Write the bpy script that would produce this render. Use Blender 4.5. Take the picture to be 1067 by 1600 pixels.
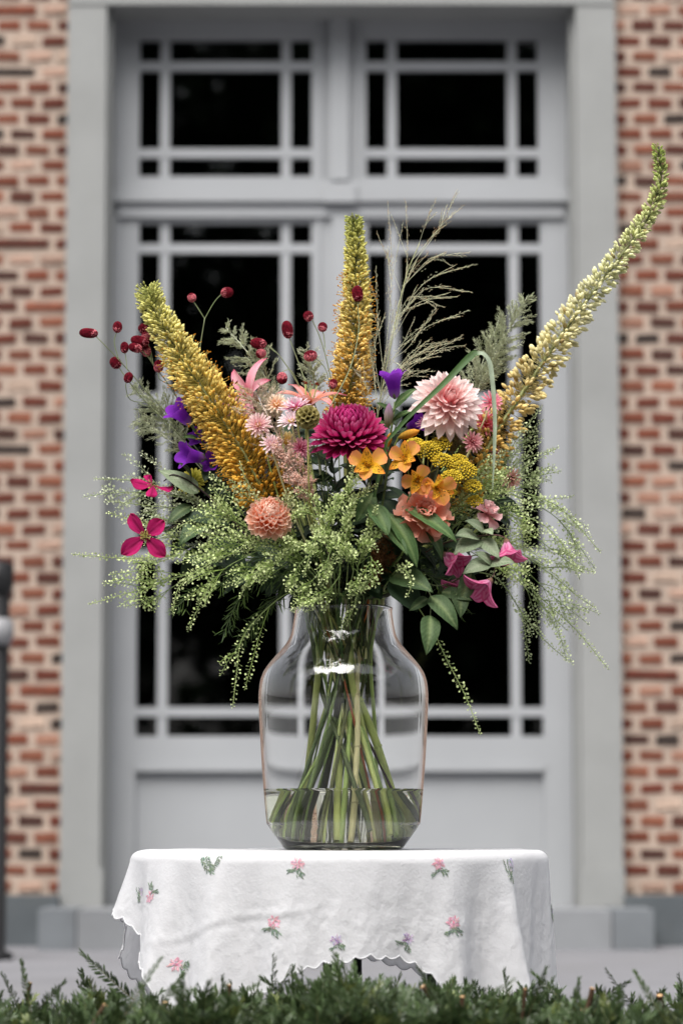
import bpy, math, random
import numpy as np
from mathutils import Vector, Matrix, noise

for _o in list(bpy.data.objects):
    bpy.data.objects.remove(_o)
scene = bpy.context.scene
col = scene.collection
rad = math.radians
TAU = math.tau

# ------------------------------------------------------------------ camera
FPX = 4622.0                     # focal length in photo pixels (1067 x 1600)
PITCH = math.atan(480.0 / FPX)   # looking slightly upwards
CAMZ = 0.44
camd = bpy.data.cameras.new("camera")
cam = bpy.data.objects.new("camera", camd)
col.objects.link(cam)
cam.location = (0, 0, CAMZ)
cam.rotation_euler = (math.pi / 2 + PITCH, 0, 0)
camd.sensor_fit = 'VERTICAL'
camd.sensor_height = 36.0
camd.lens = 36.0 * FPX / 1600.0
camd.clip_start = 0.1
camd.clip_end = 300.0
camd.dof.use_dof = True
camd.dof.focus_distance = 4.36
camd.dof.aperture_fstop = 4.4
camd.dof.aperture_blades = 0
scene.camera = cam

# ------------------------------------------------------------------ sky, sun, exposure (overcast)
SUN_EL, SUN_AZ = rad(56), rad(200)     # azimuth clockwise from +Y: behind the camera
world = bpy.data.worlds.new("World")
scene.world = world
world.use_nodes = True
wn, wl = world.node_tree.nodes, world.node_tree.links
wn.clear()
w_out = wn.new("ShaderNodeOutputWorld")
w_bg = wn.new("ShaderNodeBackground")
w_hs = wn.new("ShaderNodeHueSaturation")
w_sky = wn.new("ShaderNodeTexSky")
w_sky.sky_type = 'NISHITA'
w_sky.sun_disc = False
w_sky.sun_elevation = SUN_EL
w_sky.sun_rotation = SUN_AZ
w_sky.air_density = 1.6
w_sky.dust_density = 4.0
w_hs.inputs['Saturation'].default_value = 0.22
w_bg.inputs['Strength'].default_value = 0.07
wl.new(w_sky.outputs[0], w_hs.inputs['Color'])
wl.new(w_hs.outputs[0], w_bg.inputs['Color'])
wl.new(w_bg.outputs[0], w_out.inputs['Surface'])

sund = bpy.data.lights.new("sun", 'SUN')
sund.energy = 1.5
sund.angle = rad(46)
sund.color = (1.0, 0.97, 0.93)
sun = bpy.data.objects.new("sun", sund)
col.objects.link(sun)
_sd = Vector((math.sin(SUN_AZ) * math.cos(SUN_EL), math.cos(SUN_AZ) * math.cos(SUN_EL), math.sin(SUN_EL)))
sun.rotation_euler = (-_sd).to_track_quat('-Z', 'Y').to_euler()
sun.location = (0, -3, 8)

scene.view_settings.view_transform = 'Standard'
scene.view_settings.look = 'None'
scene.view_settings.exposure = 1.55
scene.view_settings.gamma = 1.0
scene.view_settings.use_curve_mapping = False
scene.cycles.use_denoising = True
scene.cycles.max_bounces = 20
scene.cycles.transmission_bounces = 18
scene.cycles.transparent_max_bounces = 16
scene.cycles.diffuse_bounces = 3
scene.cycles.glossy_bounces = 4

# ------------------------------------------------------------------ helpers
def P(px, py, Y):
    """World point seen at photo pixel (px, py) on the vertical plane y = Y."""
    dx, dy = (px - 533.5) / FPX, (800.0 - py) / FPX
    c, s = math.cos(PITCH), math.sin(PITCH)
    d = Vector((dx, c - dy * s, s + dy * c))
    return Vector((0, 0, CAMZ)) + d * (Y / d.y)

YF = 4.40                        # the bouquet stands 4.4 m from the camera
S = YF / FPX                     # metres per photo pixel there
def F(px, py, dy=0.0):
    return P(px, py, YF + dy)

def sr(r, g, b):
    return tuple(((v / 255) / 12.92 if v / 255 <= 0.04045 else ((v / 255 + 0.055) / 1.055) ** 2.4) for v in (r, g, b))
def mixc(a, b, t):
    return tuple(x + (y - x) * t for x, y in zip(a, b))

WM = {}
def thing(name, label, cat, loc, group=None):
    o = bpy.data.objects.new(name, None)
    col.objects.link(o)
    o.location = loc
    o.empty_display_size = 0.02
    o["label"] = label
    o["category"] = cat
    if group:
        o["group"] = group
    WM[o] = Matrix.Translation(Vector(loc))
    return o
def link(me, name, parent=None, M=None, kind=None):
    o = bpy.data.objects.new(name, me)
    col.objects.link(o)
    M = M or Matrix.Identity(4)
    if parent is not None:
        o.parent = parent
        o.matrix_parent_inverse = WM[parent].inverted()
    o.matrix_basis = M
    WM[o] = M.copy()
    if kind:
        o["kind"] = kind
    return o
def tag(o, label, cat, group=None):
    o["label"] = label
    o["category"] = cat
    if group:
        o["group"] = group
    return o

class MB:
    """Collects geometry with a colour per vertex and builds one mesh."""
    def __init__(s):
        s.v, s.c, s.q, s.t, s.n = [], [], [], [], 0
    def add(s, V, C, quads=None, tris=None):
        V = np.asarray(V, float).reshape(-1, 3)
        C = np.asarray(C, float)
        if C.ndim == 1:
            C = np.tile(C, (len(V), 1))
        s.v.append(V)
        s.c.append(C.reshape(-1, 3))
        if quads is not None and len(quads):
            s.q.append(np.asarray(quads, int).reshape(-1, 4) + s.n)
        if tris is not None and len(tris):
            s.t.append(np.asarray(tris, int).reshape(-1, 3) + s.n)
        s.n += len(V)
    def box(s, a, b, c=(1, 1, 1)):
        x0, y0, z0 = (min(a[i], b[i]) for i in range(3))
        x1, y1, z1 = (max(a[i], b[i]) for i in range(3))
        s.add([(x0, y0, z0), (x1, y0, z0), (x1, y1, z0), (x0, y1, z0), (x0, y0, z1), (x1, y0, z1), (x1, y1, z1), (x0, y1, z1)], c,
              quads=[(3, 2, 1, 0), (4, 5, 6, 7), (0, 1, 5, 4), (1, 2, 6, 5), (2, 3, 7, 6), (3, 0, 4, 7)])
        return s
    def tube(s, pts, radii, n=5, c0=(1, 1, 1), c1=None, cap=True):
        pts = np.asarray([tuple(p) for p in pts], float)
        k = len(pts)
        radii = np.asarray(radii if hasattr(radii, '__len__') else [radii] * k, float)
        T = np.gradient(pts, axis=0)
        T /= np.linalg.norm(T, axis=1)[:, None] + 1e-12
        ref = np.array([0.3, -1.0, 0.2])
        A = np.cross(T, ref)
        A /= np.linalg.norm(A, axis=1)[:, None] + 1e-9
        B = np.cross(T, A)
        an = np.arange(n) * TAU / n
        V = pts[:, None] + radii[:, None, None] * (A[:, None] * np.cos(an)[None, :, None] + B[:, None] * np.sin(an)[None, :, None])
        c1 = c0 if c1 is None else c1
        tt = np.linspace(0, 1, k)[:, None, None]
        C = np.array(c0)[None, None] * (1 - tt) + np.array(c1)[None, None] * tt
        C = np.broadcast_to(C, (k, n, 3))
        i, j = np.meshgrid(np.arange(k - 1), np.arange(n), indexing='ij')
        j2 = (j + 1) % n
        Q = np.stack([i * n + j, i * n + j2, (i + 1) * n + j2, (i + 1) * n + j], -1).reshape(-1, 4)
        tr = []
        if cap:
            for b in (0, (k - 1) * n):
                tr += [(b, b + m, b + m + 1) for m in range(1, n - 1)]
        s.add(V.reshape(-1, 3), C.reshape(-1, 3), Q, tr)
        return s
    def inst(s, tmpl, M, cA, cB=None):
        """Copies of a template (V, g, quads, tris) under matrices M (k,4,4); colours blend cA -> cB by g."""
        V, g, Q, Tt = tmpl
        k, n = len(M), len(V)
        if k == 0:
            return s
        W = np.einsum('kij,nj->kni', M[:, :3, :3], V) + M[:, None, :3, 3]
        cA = np.asarray(cA, float)
        cB = cA if cB is None else np.asarray(cB, float)
        if cA.ndim == 1: cA = np.tile(cA, (k, 1))
        if cB.ndim == 1: cB = np.tile(cB, (k, 1))
        C = cA[:, None] * (1 - g)[None, :, None] + cB[:, None] * g[None, :, None]
        off = (np.arange(k) * n)[:, None, None]
        s.add(W.reshape(-1, 3), C.reshape(-1, 3),
              (Q[None] + off).reshape(-1, 4) if len(Q) else None,
              (Tt[None] + off).reshape(-1, 3) if len(Tt) else None)
        return s
    def mesh(s, name, mat, smooth=True):
        V = np.concatenate(s.v)
        C = np.concatenate(s.c)
        Q = np.concatenate(s.q) if s.q else np.zeros((0, 4), int)
        T = np.concatenate(s.t) if s.t else np.zeros((0, 3), int)
        me = bpy.data.meshes.new(name)
        me.vertices.add(len(V))
        me.vertices.foreach_set('co', V.astype(np.float32).ravel())
        loops = np.concatenate([Q.ravel(), T.ravel()])
        me.loops.add(len(loops))
        me.loops.foreach_set('vertex_index', loops.astype(np.int32))
        starts = np.concatenate([np.arange(len(Q)) * 4, len(Q) * 4 + np.arange(len(T)) * 3])
        me.polygons.add(len(starts))
        me.polygons.foreach_set('loop_start', starts.astype(np.int32))
        me.polygons.foreach_set('use_smooth', np.full(len(starts), smooth, bool))
        at = me.color_attributes.new('Col', 'FLOAT_COLOR', 'POINT')
        at.data.foreach_set('color', np.concatenate([C, np.ones((len(C), 1))], 1).astype(np.float32).ravel())
        me.update(calc_edges=True)
        me.validate()
        if mat:
            me.materials.append(mat)
        return me
    def build(s, name, mat, parent=None, smooth=True, kind=None, M=None):
        return link(s.mesh(name, mat, smooth), name, parent, M, kind)

def norm(a):
    a = np.asarray(a, float)
    return a / (np.linalg.norm(a, axis=-1, keepdims=True) + 1e-12)
def frames(pos, d, up, sx, sy=None, sz=None):
    pos, d = np.asarray(pos, float), norm(d)
    up = np.broadcast_to(np.asarray(up, float), d.shape)
    k = len(pos)
    z = norm(up - d * (up * d).sum(-1, keepdims=True) + 1e-7)
    x = np.cross(d, z)
    sy = sx if sy is None else sy
    sz = sx if sz is None else sz
    M = np.zeros((k, 4, 4))
    M[:, :3, 0] = x * np.broadcast_to(sx, k)[:, None]
    M[:, :3, 1] = d * np.broadcast_to(sy, k)[:, None]
    M[:, :3, 2] = z * np.broadcast_to(sz, k)[:, None]
    M[:, :3, 3] = pos
    M[:, 3, 3] = 1
    return M
def frame1(pos, d, up, sx=1.0, sy=None, sz=None):
    return Matrix(frames([tuple(pos)], [tuple(d)], [tuple(up)], sx, sy, sz)[0].tolist())
def catmull(pts, per=8):
    p = [Vector(q) for q in pts]
    p = [p[0] * 2 - p[1]] + p + [p[-1] * 2 - p[-2]]
    out = []
    for i in range(1, len(p) - 2):
        for k in range(per):
            t = k / per
            a, b, c, d = p[i - 1], p[i], p[i + 1], p[i + 2]
            out.append(0.5 * ((2 * b) + (c - a) * t + (2 * a - 5 * b + 4 * c - d) * t * t + (3 * b - a - 3 * c + d) * t ** 3))
    out.append(p[-2])
    return out
def lathe(mb, prof, n, c, center=(0, 0, 0), closed=False):
    k = len(prof)
    an = np.arange(n) * TAU / n
    V = np.array([[(r * math.cos(a) + center[0], r * math.sin(a) + center[1], z + center[2]) for a in an] for r, z in prof])
    i, j = np.meshgrid(np.arange(k if closed else k - 1), np.arange(n), indexing='ij')
    i2, j2 = (i + 1) % k, (j + 1) % n
    mb.add(V.reshape(-1, 3), c, np.stack([i * n + j, i * n + j2, i2 * n + j2, i2 * n + j], -1).reshape(-1, 4))
    return mb

# ------------------------------------------------------------------ materials
def nodes(m):
    m.use_nodes = True
    nt = m.node_tree
    return nt.nodes, nt.links, nt.nodes['Principled BSDF'], nt.nodes['Material Output']
def surf(name, c=(0.5, 0.5, 0.5), rough=0.7, var=0.15, scale=6.0, bump=0.0, bscale=120.0, attr=False, rnd=0.0, spec=0.4, dirt=0.0):
    """Opaque surface: base colour with noise mottling, optional grime with its own shape, fine bump."""
    m = bpy.data.materials.new(name)
    N, L, b, out = nodes(m)
    tc = N.new('ShaderNodeTexCoord')
    no = N.new('ShaderNodeTexNoise'); no.inputs['Scale'].default_value = scale; no.inputs['Detail'].default_value = 6
    L.new(tc.outputs['Object'], no.inputs['Vector'])
    mr = N.new('ShaderNodeMapRange')
    mr.inputs['From Min'].default_value = 0.3; mr.inputs['From Max'].default_value = 0.7
    mr.inputs['To Min'].default_value = 1 - var; mr.inputs['To Max'].default_value = 1 + var
    L.new(no.outputs['Fac'], mr.inputs['Value'])
    hs = N.new('ShaderNodeHueSaturation')
    if attr:
        a = N.new('ShaderNodeAttribute'); a.attribute_name = 'Col'
        L.new(a.outputs['Color'], hs.inputs['Color'])
    else:
        hs.inputs['Color'].default_value = (*c, 1)
    val = mr.outputs[0]
    if rnd:
        oi = N.new('ShaderNodeObjectInfo')
        m2 = N.new('ShaderNodeMapRange')
        m2.inputs['To Min'].default_value = 1 - rnd; m2.inputs['To Max'].default_value = 1 + rnd
        L.new(oi.outputs['Random'], m2.inputs['Value'])
        mu = N.new('ShaderNodeMath'); mu.operation = 'MULTIPLY'
        L.new(val, mu.inputs[0]); L.new(m2.outputs[0], mu.inputs[1])
        val = mu.outputs[0]
    L.new(val, hs.inputs['Value'])
    src = hs.outputs[0]
    if dirt:
        n2 = N.new('ShaderNodeTexNoise'); n2.inputs['Scale'].default_value = scale * 0.35; n2.inputs['Detail'].default_value = 8
        n2.inputs['Roughness'].default_value = 0.7
        L.new(tc.outputs['Object'], n2.inputs['Vector'])
        r2 = N.new('ShaderNodeMapRange')
        r2.inputs['From Min'].default_value = 0.5; r2.inputs['From Max'].default_value = 0.75; r2.inputs['To Max'].default_value = dirt
        L.new(n2.outputs['Fac'], r2.inputs['Value'])
        mx = N.new('ShaderNodeMixRGB'); mx.inputs[2].default_value = (0.10, 0.09, 0.07, 1)
        L.new(r2.outputs[0], mx.inputs[0]); L.new(src, mx.inputs[1])
        src = mx.outputs[0]
    L.new(src, b.inputs['Base Color'])
    b.inputs['Roughness'].default_value = rough
    b.inputs['Specular IOR Level'].default_value = spec
    if bump:
        n3 = N.new('ShaderNodeTexNoise'); n3.inputs['Scale'].default_value = bscale; n3.inputs['Detail'].default_value = 4
        L.new(tc.outputs['Object'], n3.inputs['Vector'])
        bp = N.new('ShaderNodeBump'); bp.inputs['Strength'].default_value = bump; bp.inputs['Distance'].default_value = 0.004
        L.new(n3.outputs['Fac'], bp.inputs['Height']); L.new(bp.outputs[0], b.inputs['Normal'])
    return m
def plant(name, trans=0.3, rough=0.5, var=0.12, scale=90.0, rnd=0.08, spec=0.35, bump=0.0, streak=None):
    """Leaf or petal: colour attribute, fine mottling, light passing through."""
    m = bpy.data.materials.new(name)
    N, L, b, out = nodes(m)
    a = N.new('ShaderNodeAttribute'); a.attribute_name = 'Col'
    tc = N.new('ShaderNodeTexCoord')
    no = N.new('ShaderNodeTexNoise'); no.inputs['Scale'].default_value = scale; no.inputs['Detail'].default_value = 3
    if streak:
        mp = N.new('ShaderNodeMapping'); mp.inputs['Scale'].default_value = streak
        L.new(tc.outputs['Object'], mp.inputs['Vector']); L.new(mp.outputs[0], no.inputs['Vector'])
    else:
        L.new(tc.outputs['Object'], no.inputs['Vector'])
    mr = N.new('ShaderNodeMapRange')
    mr.inputs['From Min'].default_value = 0.3; mr.inputs['From Max'].default_value = 0.7
    mr.inputs['To Min'].default_value = 1 - var; mr.inputs['To Max'].default_value = 1 + var
    L.new(no.outputs['Fac'], mr.inputs['Value'])
    oi = N.new('ShaderNodeObjectInfo')
    m2 = N.new('ShaderNodeMapRange')
    m2.inputs['To Min'].default_value = 1 - rnd; m2.inputs['To Max'].default_value = 1 + rnd
    L.new(oi.outputs['Random'], m2.inputs['Value'])
    mu = N.new('ShaderNodeMath'); mu.operation = 'MULTIPLY'
    L.new(mr.outputs[0], mu.inputs[0]); L.new(m2.outputs[0], mu.inputs[1])
    hs = N.new('ShaderNodeHueSaturation')
    L.new(a.outputs['Color'], hs.inputs['Color']); L.new(mu.outputs[0], hs.inputs['Value'])
    L.new(hs.outputs[0], b.inputs['Base Color'])
    b.inputs['Roughness'].default_value = rough
    b.inputs['Specular IOR Level'].default_value = spec
    if bump:
        bp = N.new('ShaderNodeBump'); bp.inputs['Strength'].default_value = bump; bp.inputs['Distance'].default_value = 0.001
        L.new(no.outputs['Fac'], bp.inputs['Height']); L.new(bp.outputs[0], b.inputs['Normal'])
    if trans:
        tr = N.new('ShaderNodeBsdfTranslucent')
        L.new(hs.outputs[0], tr.inputs['Color'])
        mx = N.new('ShaderNodeMixShader'); mx.inputs[0].default_value = trans
        L.new(b.outputs[0], mx.inputs[1]); L.new(tr.outputs[0], mx.inputs[2]); L.new(mx.outputs[0], out.inputs['Surface'])
    return m
def glass(name, ior, color=(1, 1, 1), rough=0.0):
    m = bpy.data.materials.new(name)
    N, L, b, out = nodes(m)
    g = N.new('ShaderNodeBsdfGlass')
    g.inputs['IOR'].default_value = ior; g.inputs['Color'].default_value = (*color, 1); g.inputs['Roughness'].default_value = rough
    L.new(g.outputs[0], out.inputs['Surface'])
    return m

M_door = surf('grey door paint', sr(151, 153, 156), 0.5, 0.04, 3, 0.05, 60, spec=0.35)
M_stone = surf('pale grey limestone', sr(136, 137, 136), 0.85, 0.06, 5, 0.25, 60, dirt=0.04)
M_blue = surf('dark bluestone', sr(78, 83, 87), 0.8, 0.15, 6, 0.3, 60, dirt=0.25)
M_step = surf('grey stone step', sr(124, 126, 129), 0.85, 0.10, 5, 0.3, 60, dirt=0.25)
M_step2 = surf('darker step end', sr(106, 110, 114), 0.85, 0.12, 5, 0.3, 60, dirt=0.25)  # darker grey stone for the two end slabs
M_pave = surf('grey paving', sr(116, 116, 120), 0.9, 0.10, 2.5, 0.4, 80, dirt=0.25)
M_mortar = surf('pale lime mortar', sr(164, 147, 134), 0.95, 0.12, 8, 0.6, 90, dirt=0.12)
M_brick = surf('old brick', (1, 1, 1), 0.9, 0.42, 38, 0.6, 120, attr=True, rnd=0.18, dirt=0.15)
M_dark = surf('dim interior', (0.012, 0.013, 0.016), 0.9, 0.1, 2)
M_black = surf('black painted metal', (0.010, 0.010, 0.011), 0.45, 0.1, 20)
M_pale = surf('pale ceramic', (0.24, 0.24, 0.25), 0.4, 0.05)
M_pane = bpy.data.materials.new('window glass')
_N, _L, _b, _o = nodes(M_pane)
_t = _N.new('ShaderNodeBsdfTransparent'); _t.inputs[0].default_value = (0.55, 0.58, 0.62, 1)
_g = _N.new('ShaderNodeBsdfGlossy'); _g.inputs['Roughness'].default_value = 0.02
_fr = _N.new('ShaderNodeFresnel'); _fr.inputs[0].default_value = 1.5
_mx = _N.new('ShaderNodeMixShader')
_L.new(_fr.outputs[0], _mx.inputs[0]); _L.new(_t.outputs[0], _mx.inputs[1]); _L.new(_g.outputs[0], _mx.inputs[2]); _L.new(_mx.outputs[0], _o.inputs['Surface'])

# ================================================================== the setting
def struct(mb, name, mat, smooth=False):
    return mb.build(name, mat, None, smooth, 'structure')

YW = 10.50                      # face of the brick wall
YD = 10.67                      # face of the door
def bx(px, Y, row=170): return P(px, row, Y).x
def bz(py, Y): return P(533.5, py, Y).z

gm = MB()
gm.add([(-60, -60, 0), (60, -60, 0), (60, 60, 0), (-60, 60, 0)], (1, 1, 1), [(0, 1, 2, 3)])
struct(gm, 'ground', M_pave)

# brick walls either side of the doorway
def brick_mesh(name, L, c):
    """A slightly irregular brick, its front face towards -Y, origin at the centre of the front."""
    r = random.Random(name)
    H, D, ch = 0.0345, 0.06, 0.007
    def j(): return r.uniform(-0.0035, 0.0035)
    ring0 = [(-L / 2 + j(), 0.004, -H / 2 + j()), (L / 2 + j(), 0.004, -H / 2 + j()), (L / 2 + j(), 0.004, H / 2 + j()), (-L / 2 + j(), 0.004, H / 2 + j())]
    ring1 = [(x * (1 - 2 * ch / L), 0 + r.uniform(0, .002), z * (1 - 2 * ch / H)) for x, y, z in ring0]
    back = [(x, D, z) for x, y, z in ring0]
    mb = MB()
    mb.add(ring1 + ring0 + back, c, [(0, 1, 2, 3)] + [(4 + i, 4 + (i + 1) % 4, (i + 1) % 4, i) for i in range(4)] + [(8 + i, 8 + (i + 1) % 4, 4 + (i + 1) % 4, 4 + i) for i in range(4)])
    return mb
BCOL = [sr(146, 80, 58), sr(130, 66, 48), sr(112, 60, 46), sr(156, 94, 72), sr(94, 58, 48), sr(76, 62, 56), sr(190, 156, 138), sr(200, 174, 156), sr(172, 126, 106), sr(150, 92, 70)]
BW =   [17, 16, 14, 11, 10, 6, 6, 6, 8, 10]
BRL, BRH, JN = 0.084, 0.0575, 0.026
bmesh_cache = {}
def brick_data(kind, ci, v):
    k = (kind, ci, v)
    if k not in bmesh_cache:
        L = BRL if kind == 0 else BRL * 2 + JN
        bmesh_cache[k] = brick_mesh('brick_%d_%d_%d' % k, L, tuple(q * (.46 if ci < 6 else .62) for q in BCOL[ci])).mesh('brick', M_brick, False)
    return bmesh_cache[k]
PL_Z = 0.175
def brick_wall(x_in, sgn, label):
    r = random.Random(5 + sgn)
    x_out = x_in + sgn * 2.6
    t = thing('brick_wall', label, 'wall', ((x_in + x_out) / 2, YW, 0), 'brick walls beside the doorway')
    MB().box((x_in, YW + 0.009, PL_Z), (x_out, YW + 0.30, 4.6)).build('mortar_bed', M_mortar, t, False)
    MB().box((x_in, YW - 0.11, 0.0), (x_out, YW + 0.25, PL_Z)).build('plinth', M_blue, t, False)
    rest = MB()
    for row in range(int((4.55 - PL_Z) / BRH)):
        z = PL_Z + BRH * (row + 0.5)
        x = x_in + sgn * (0.0 if row % 2 else -(BRL + JN) / 2)
        while abs(x - x_in) < 2.5:
            two = r.random() < 0.06
            L = BRL * 2 + JN if two else BRL
            cx = x + sgn * (L / 2 + JN / 2)
            x += sgn * (L + JN)
            a, b = cx - L / 2, cx + L / 2
            if sgn > 0: a = max(a, x_in + .003)
            else: b = min(b, x_in - .003)
            if b - a < 0.03: continue
            ci = r.choices(range(len(BCOL)), BW)[0]
            if two and ci > 5: ci = r.randrange(4)
            Mx = Matrix.Translation(((a + b) / 2, YW + r.uniform(-0.002, 0.003), z + r.uniform(-.0015, .0015))) @ Matrix.Rotation(r.uniform(-.012, .012), 4, 'Y')
            Mx = Mx @ Matrix.Diagonal(((b - a) / L, 1, r.uniform(.92, 1.04), 1))
            if abs((a + b) / 2) < 1.30 and z < 3.42:
                link(brick_data(1 if two else 0, ci, r.randrange(2)), 'brick', t, Mx)
            else:
                bm_ = brick_mesh('far%d' % r.randrange(4), L, tuple(np.array(BCOL[ci]) * (.46 if ci < 6 else .62) * r.uniform(.85, 1.15)))
                V = np.array([tuple(Mx @ Vector(p)) for p in bm_.v[0]])
                rest.add(V, bm_.c[0], bm_.q[0])
    rest.build('brickwork', M_brick, t, False, 'stuff')
    return t
XL, XR = P(102.5, 700, YW).x, P(965, 700, YW).x
brick_wall(XL, -1, 'red and pale brick wall left of the grey doorway, black post before it')
brick_wall(XR, 1, 'red and pale brick wall right of the grey doorway, behind the tall curved flower spike')

# stone surround
Z_LINT = bz(7, YW - 0.04)
sur = thing('stone_surround', 'pale grey stone surround framing the double door', 'door surround', (0, YW, 0))
for sgn, xo in ((-1, XL), (1, XR)):
    xi = bx(166 if sgn < 0 else 900, YW - .04)
    xr = bx(175 if sgn < 0 else 890, YW + .02)
    mb = MB()
    mb.box((xo, YW - 0.04, 0.135), (xi, YW + 0.3, Z_LINT))
    mb.box((xi, YW + 0.015, 0.135), (xr, YW + 0.3, Z_LINT - .002))
    mb.build('jamb', M_stone, sur, False)
    base = MB().box((xo + sgn * .004, YW - 0.052, 0.135), (xi - sgn * .012, YW - 0.03, 0.27))
    base.build('jamb_base', M_stone, sur, False)
MB().box((XL, YW - 0.045, Z_LINT), (XR, YW + 0.3, Z_LINT + 0.28)).build('lintel', M_stone, sur, False)
upper = MB().box((XL, YW, Z_LINT + .28), (XR, YW + .3, 4.6))
tag(upper.build('wall_above_door', M_mortar, None, False), 'pale wall above the stone door lintel', 'wall')

# steps
st = thing('door_step', 'low grey stone step below the double door', 'step', (0, YW - .3, 0))
ys = YW - 0.42
for k, (a, b) in enumerate(((60, 119), (121, 955), (957, 1021))):
    MB().box((P(a, 1440, ys).x, ys + (0.0015 if k == 1 else 0), 0.0), (P(b, 1440, ys).x, YW + .40, 0.136 - (0.002 if k == 1 else 0))).build('slab', M_step if k == 1 else M_step2, st, False)

# double door with transom windows
dd = thing('double_door', 'grey painted double door with small paned glazing and transom windows', 'door', (0, YD, .136))
x0, x1 = bx(175, YD), bx(890, YD)
zt, zb = Z_LINT, 0.136
mb = MB()
mb.box((x0 - .02, YD, zb), (bx(186, YD), YD + .09, zt + .02))
mb.box((bx(880, YD), YD, zb), (x1 + .02, YD + .09, zt + .02))
mb.box((bx(186, YD), YD, bz(28, YD)), (bx(880, YD), YD + .09, zt + .02))
mb.build('frame', M_door, dd, False)
zA, zB = bz(282, YD), bz(340, YD)
mb = MB()
mb.box((bx(186, YD), YD - .012, zB), (bx(880, YD), YD + .09, zA))
mb.box((bx(172, YD), YD - .032, bz(317, YD)), (bx(893, YD), YD - .010, bz(300, YD)))
mb.box((bx(172, YD), YD - .020, bz(300, YD)), (bx(893, YD), YD - .011, bz(292, YD)))
mb.box((bx(505, YD), YD - .045, bz(319, YD)), (bx(556, YD), YD - .009, bz(290, YD)))
mb.build('transom_bar', M_door, dd, False)
MB().box((bx(516, YD), YD - .02, zA), (bx(545, YD), YD + .08, bz(28, YD))).build('mullion', M_door, dd, False)
def sash(name, xs, ys_, gx, gy, vx, hy, bottom_panel=None):
    """xs, ys_: outer edges; gx, gy: glass opening; vx, hy: muntin centres; all in photo pixels on the door plane."""
    X = lambda p: bx(p, YD)
    Z = lambda p: bz(p, YD)
    yf, yb = YD + .006, YD + .055
    f = MB()
    f.box((X(xs[0]), yf, Z(ys_[1])), (X(gx[0]), yb, Z(ys_[0])))
    f.box((X(gx[1]), yf, Z(ys_[1])), (X(xs[1]), yb, Z(ys_[0])))
    f.box((X(gx[0]), yf + .001, Z(gy[0])), (X(gx[1]), yb, Z(ys_[0])))
    if bottom_panel:
        f.box((X(gx[0]), yf + .001, Z(bottom_panel[0])), (X(gx[1]), yb, Z(gy[1])))
        f.box((X(gx[0]), yf + .001, Z(ys_[1])), (X(gx[1]), yb, Z(bottom_panel[1])))
    else:
        f.box((X(gx[0]), yf + .001, Z(ys_[1])), (X(gx[1]), yb, Z(gy[1])))
    s = f.build(name, M_door, dd, False)
    if bottom_panel:
        p0, p1 = bottom_panel
        MB().box((X(gx[0]), yf + .022, Z(p1)), (X(gx[1]), yb - .005, Z(p0))).build('panel', M_door, s, False)
        m2 = MB()
        m2.box((X(gx[0]), yf - .012, Z(p0 + 8)), (X(gx[1]), yf + .020, Z(p0 - 3)))
        m2.build('panel_moulding', M_door, s, False)
    g = MB()   # glazing bead round the opening
    hw = 7.8 * 10.6 / FPX
    for v in vx:
        MB().box((X(v) - hw, YD + .016, Z(gy[1])), (X(v) + hw, YD + .05, Z(gy[0]))).build('muntin', M_door, s, False)
    for h in hy:
        MB().box((X(gx[0]), YD + .013, Z(h) - hw * .95), (X(gx[1]), YD + .048, Z(h) + hw * .95)).build('muntin', M_door, s, False)
    ex = [gx[0]] + list(vx) + [gx[1]]
    ey = [gy[0]] + list(hy) + [gy[1]]
    for i in range(len(ex) - 1):
        for j in range(len(ey) - 1):
            MB().box((X(ex[i]) - .002, YD + .034, Z(ey[j + 1]) - .002), (X(ex[i + 1]) + .002, YD + .038, Z(ey[j]) + .002)).build('pane', M_pane, s, False)
    return s
sash('transom_window', (186, 516), (28, 282), (218, 487), (61, 275), (258, 447), (101.5, 238))
sash('transom_window', (545, 880), (28, 282), (572, 840), (61, 275), (612, 800), (101.5, 238))
hys = (387, 621, 866, 1112)
sash('door_leaf', (186, 529), (340, 1424), (219, 487), (348, 1150), (259, 447), hys, (1197, 1405))
sash('door_leaf', (531, 880), (340, 1424), (574, 842), (348, 1150), (614, 801), hys, (1197, 1405))
for xa, xb in ((496, 501), (561, 566)):
    MB().box((bx(xa, YD), YD - .004, zb + .01), (bx(xb, YD), YD + .0055, zB)).build('bead', M_door, dd, False)
for xa, xb in ((500, 505), (556, 561)):
    MB().box((bx(xa, YD), YD - .006, zA), (bx(xb, YD), YD + .0055, bz(28, YD))).build('bead', M_door, dd, False)
MB().box((bx(519, YD), YD - .018, zb + .01), (bx(543, YD), YD + .005, zB)).build('cover_strip', M_door, dd, False)

# the dim hall behind the door
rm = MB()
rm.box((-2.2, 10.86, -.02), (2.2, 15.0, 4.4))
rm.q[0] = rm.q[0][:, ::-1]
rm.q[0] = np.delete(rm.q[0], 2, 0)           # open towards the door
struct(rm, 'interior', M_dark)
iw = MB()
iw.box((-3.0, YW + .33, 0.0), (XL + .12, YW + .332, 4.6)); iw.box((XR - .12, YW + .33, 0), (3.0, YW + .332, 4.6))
struct(iw, 'wall_inside', M_dark)

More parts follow.
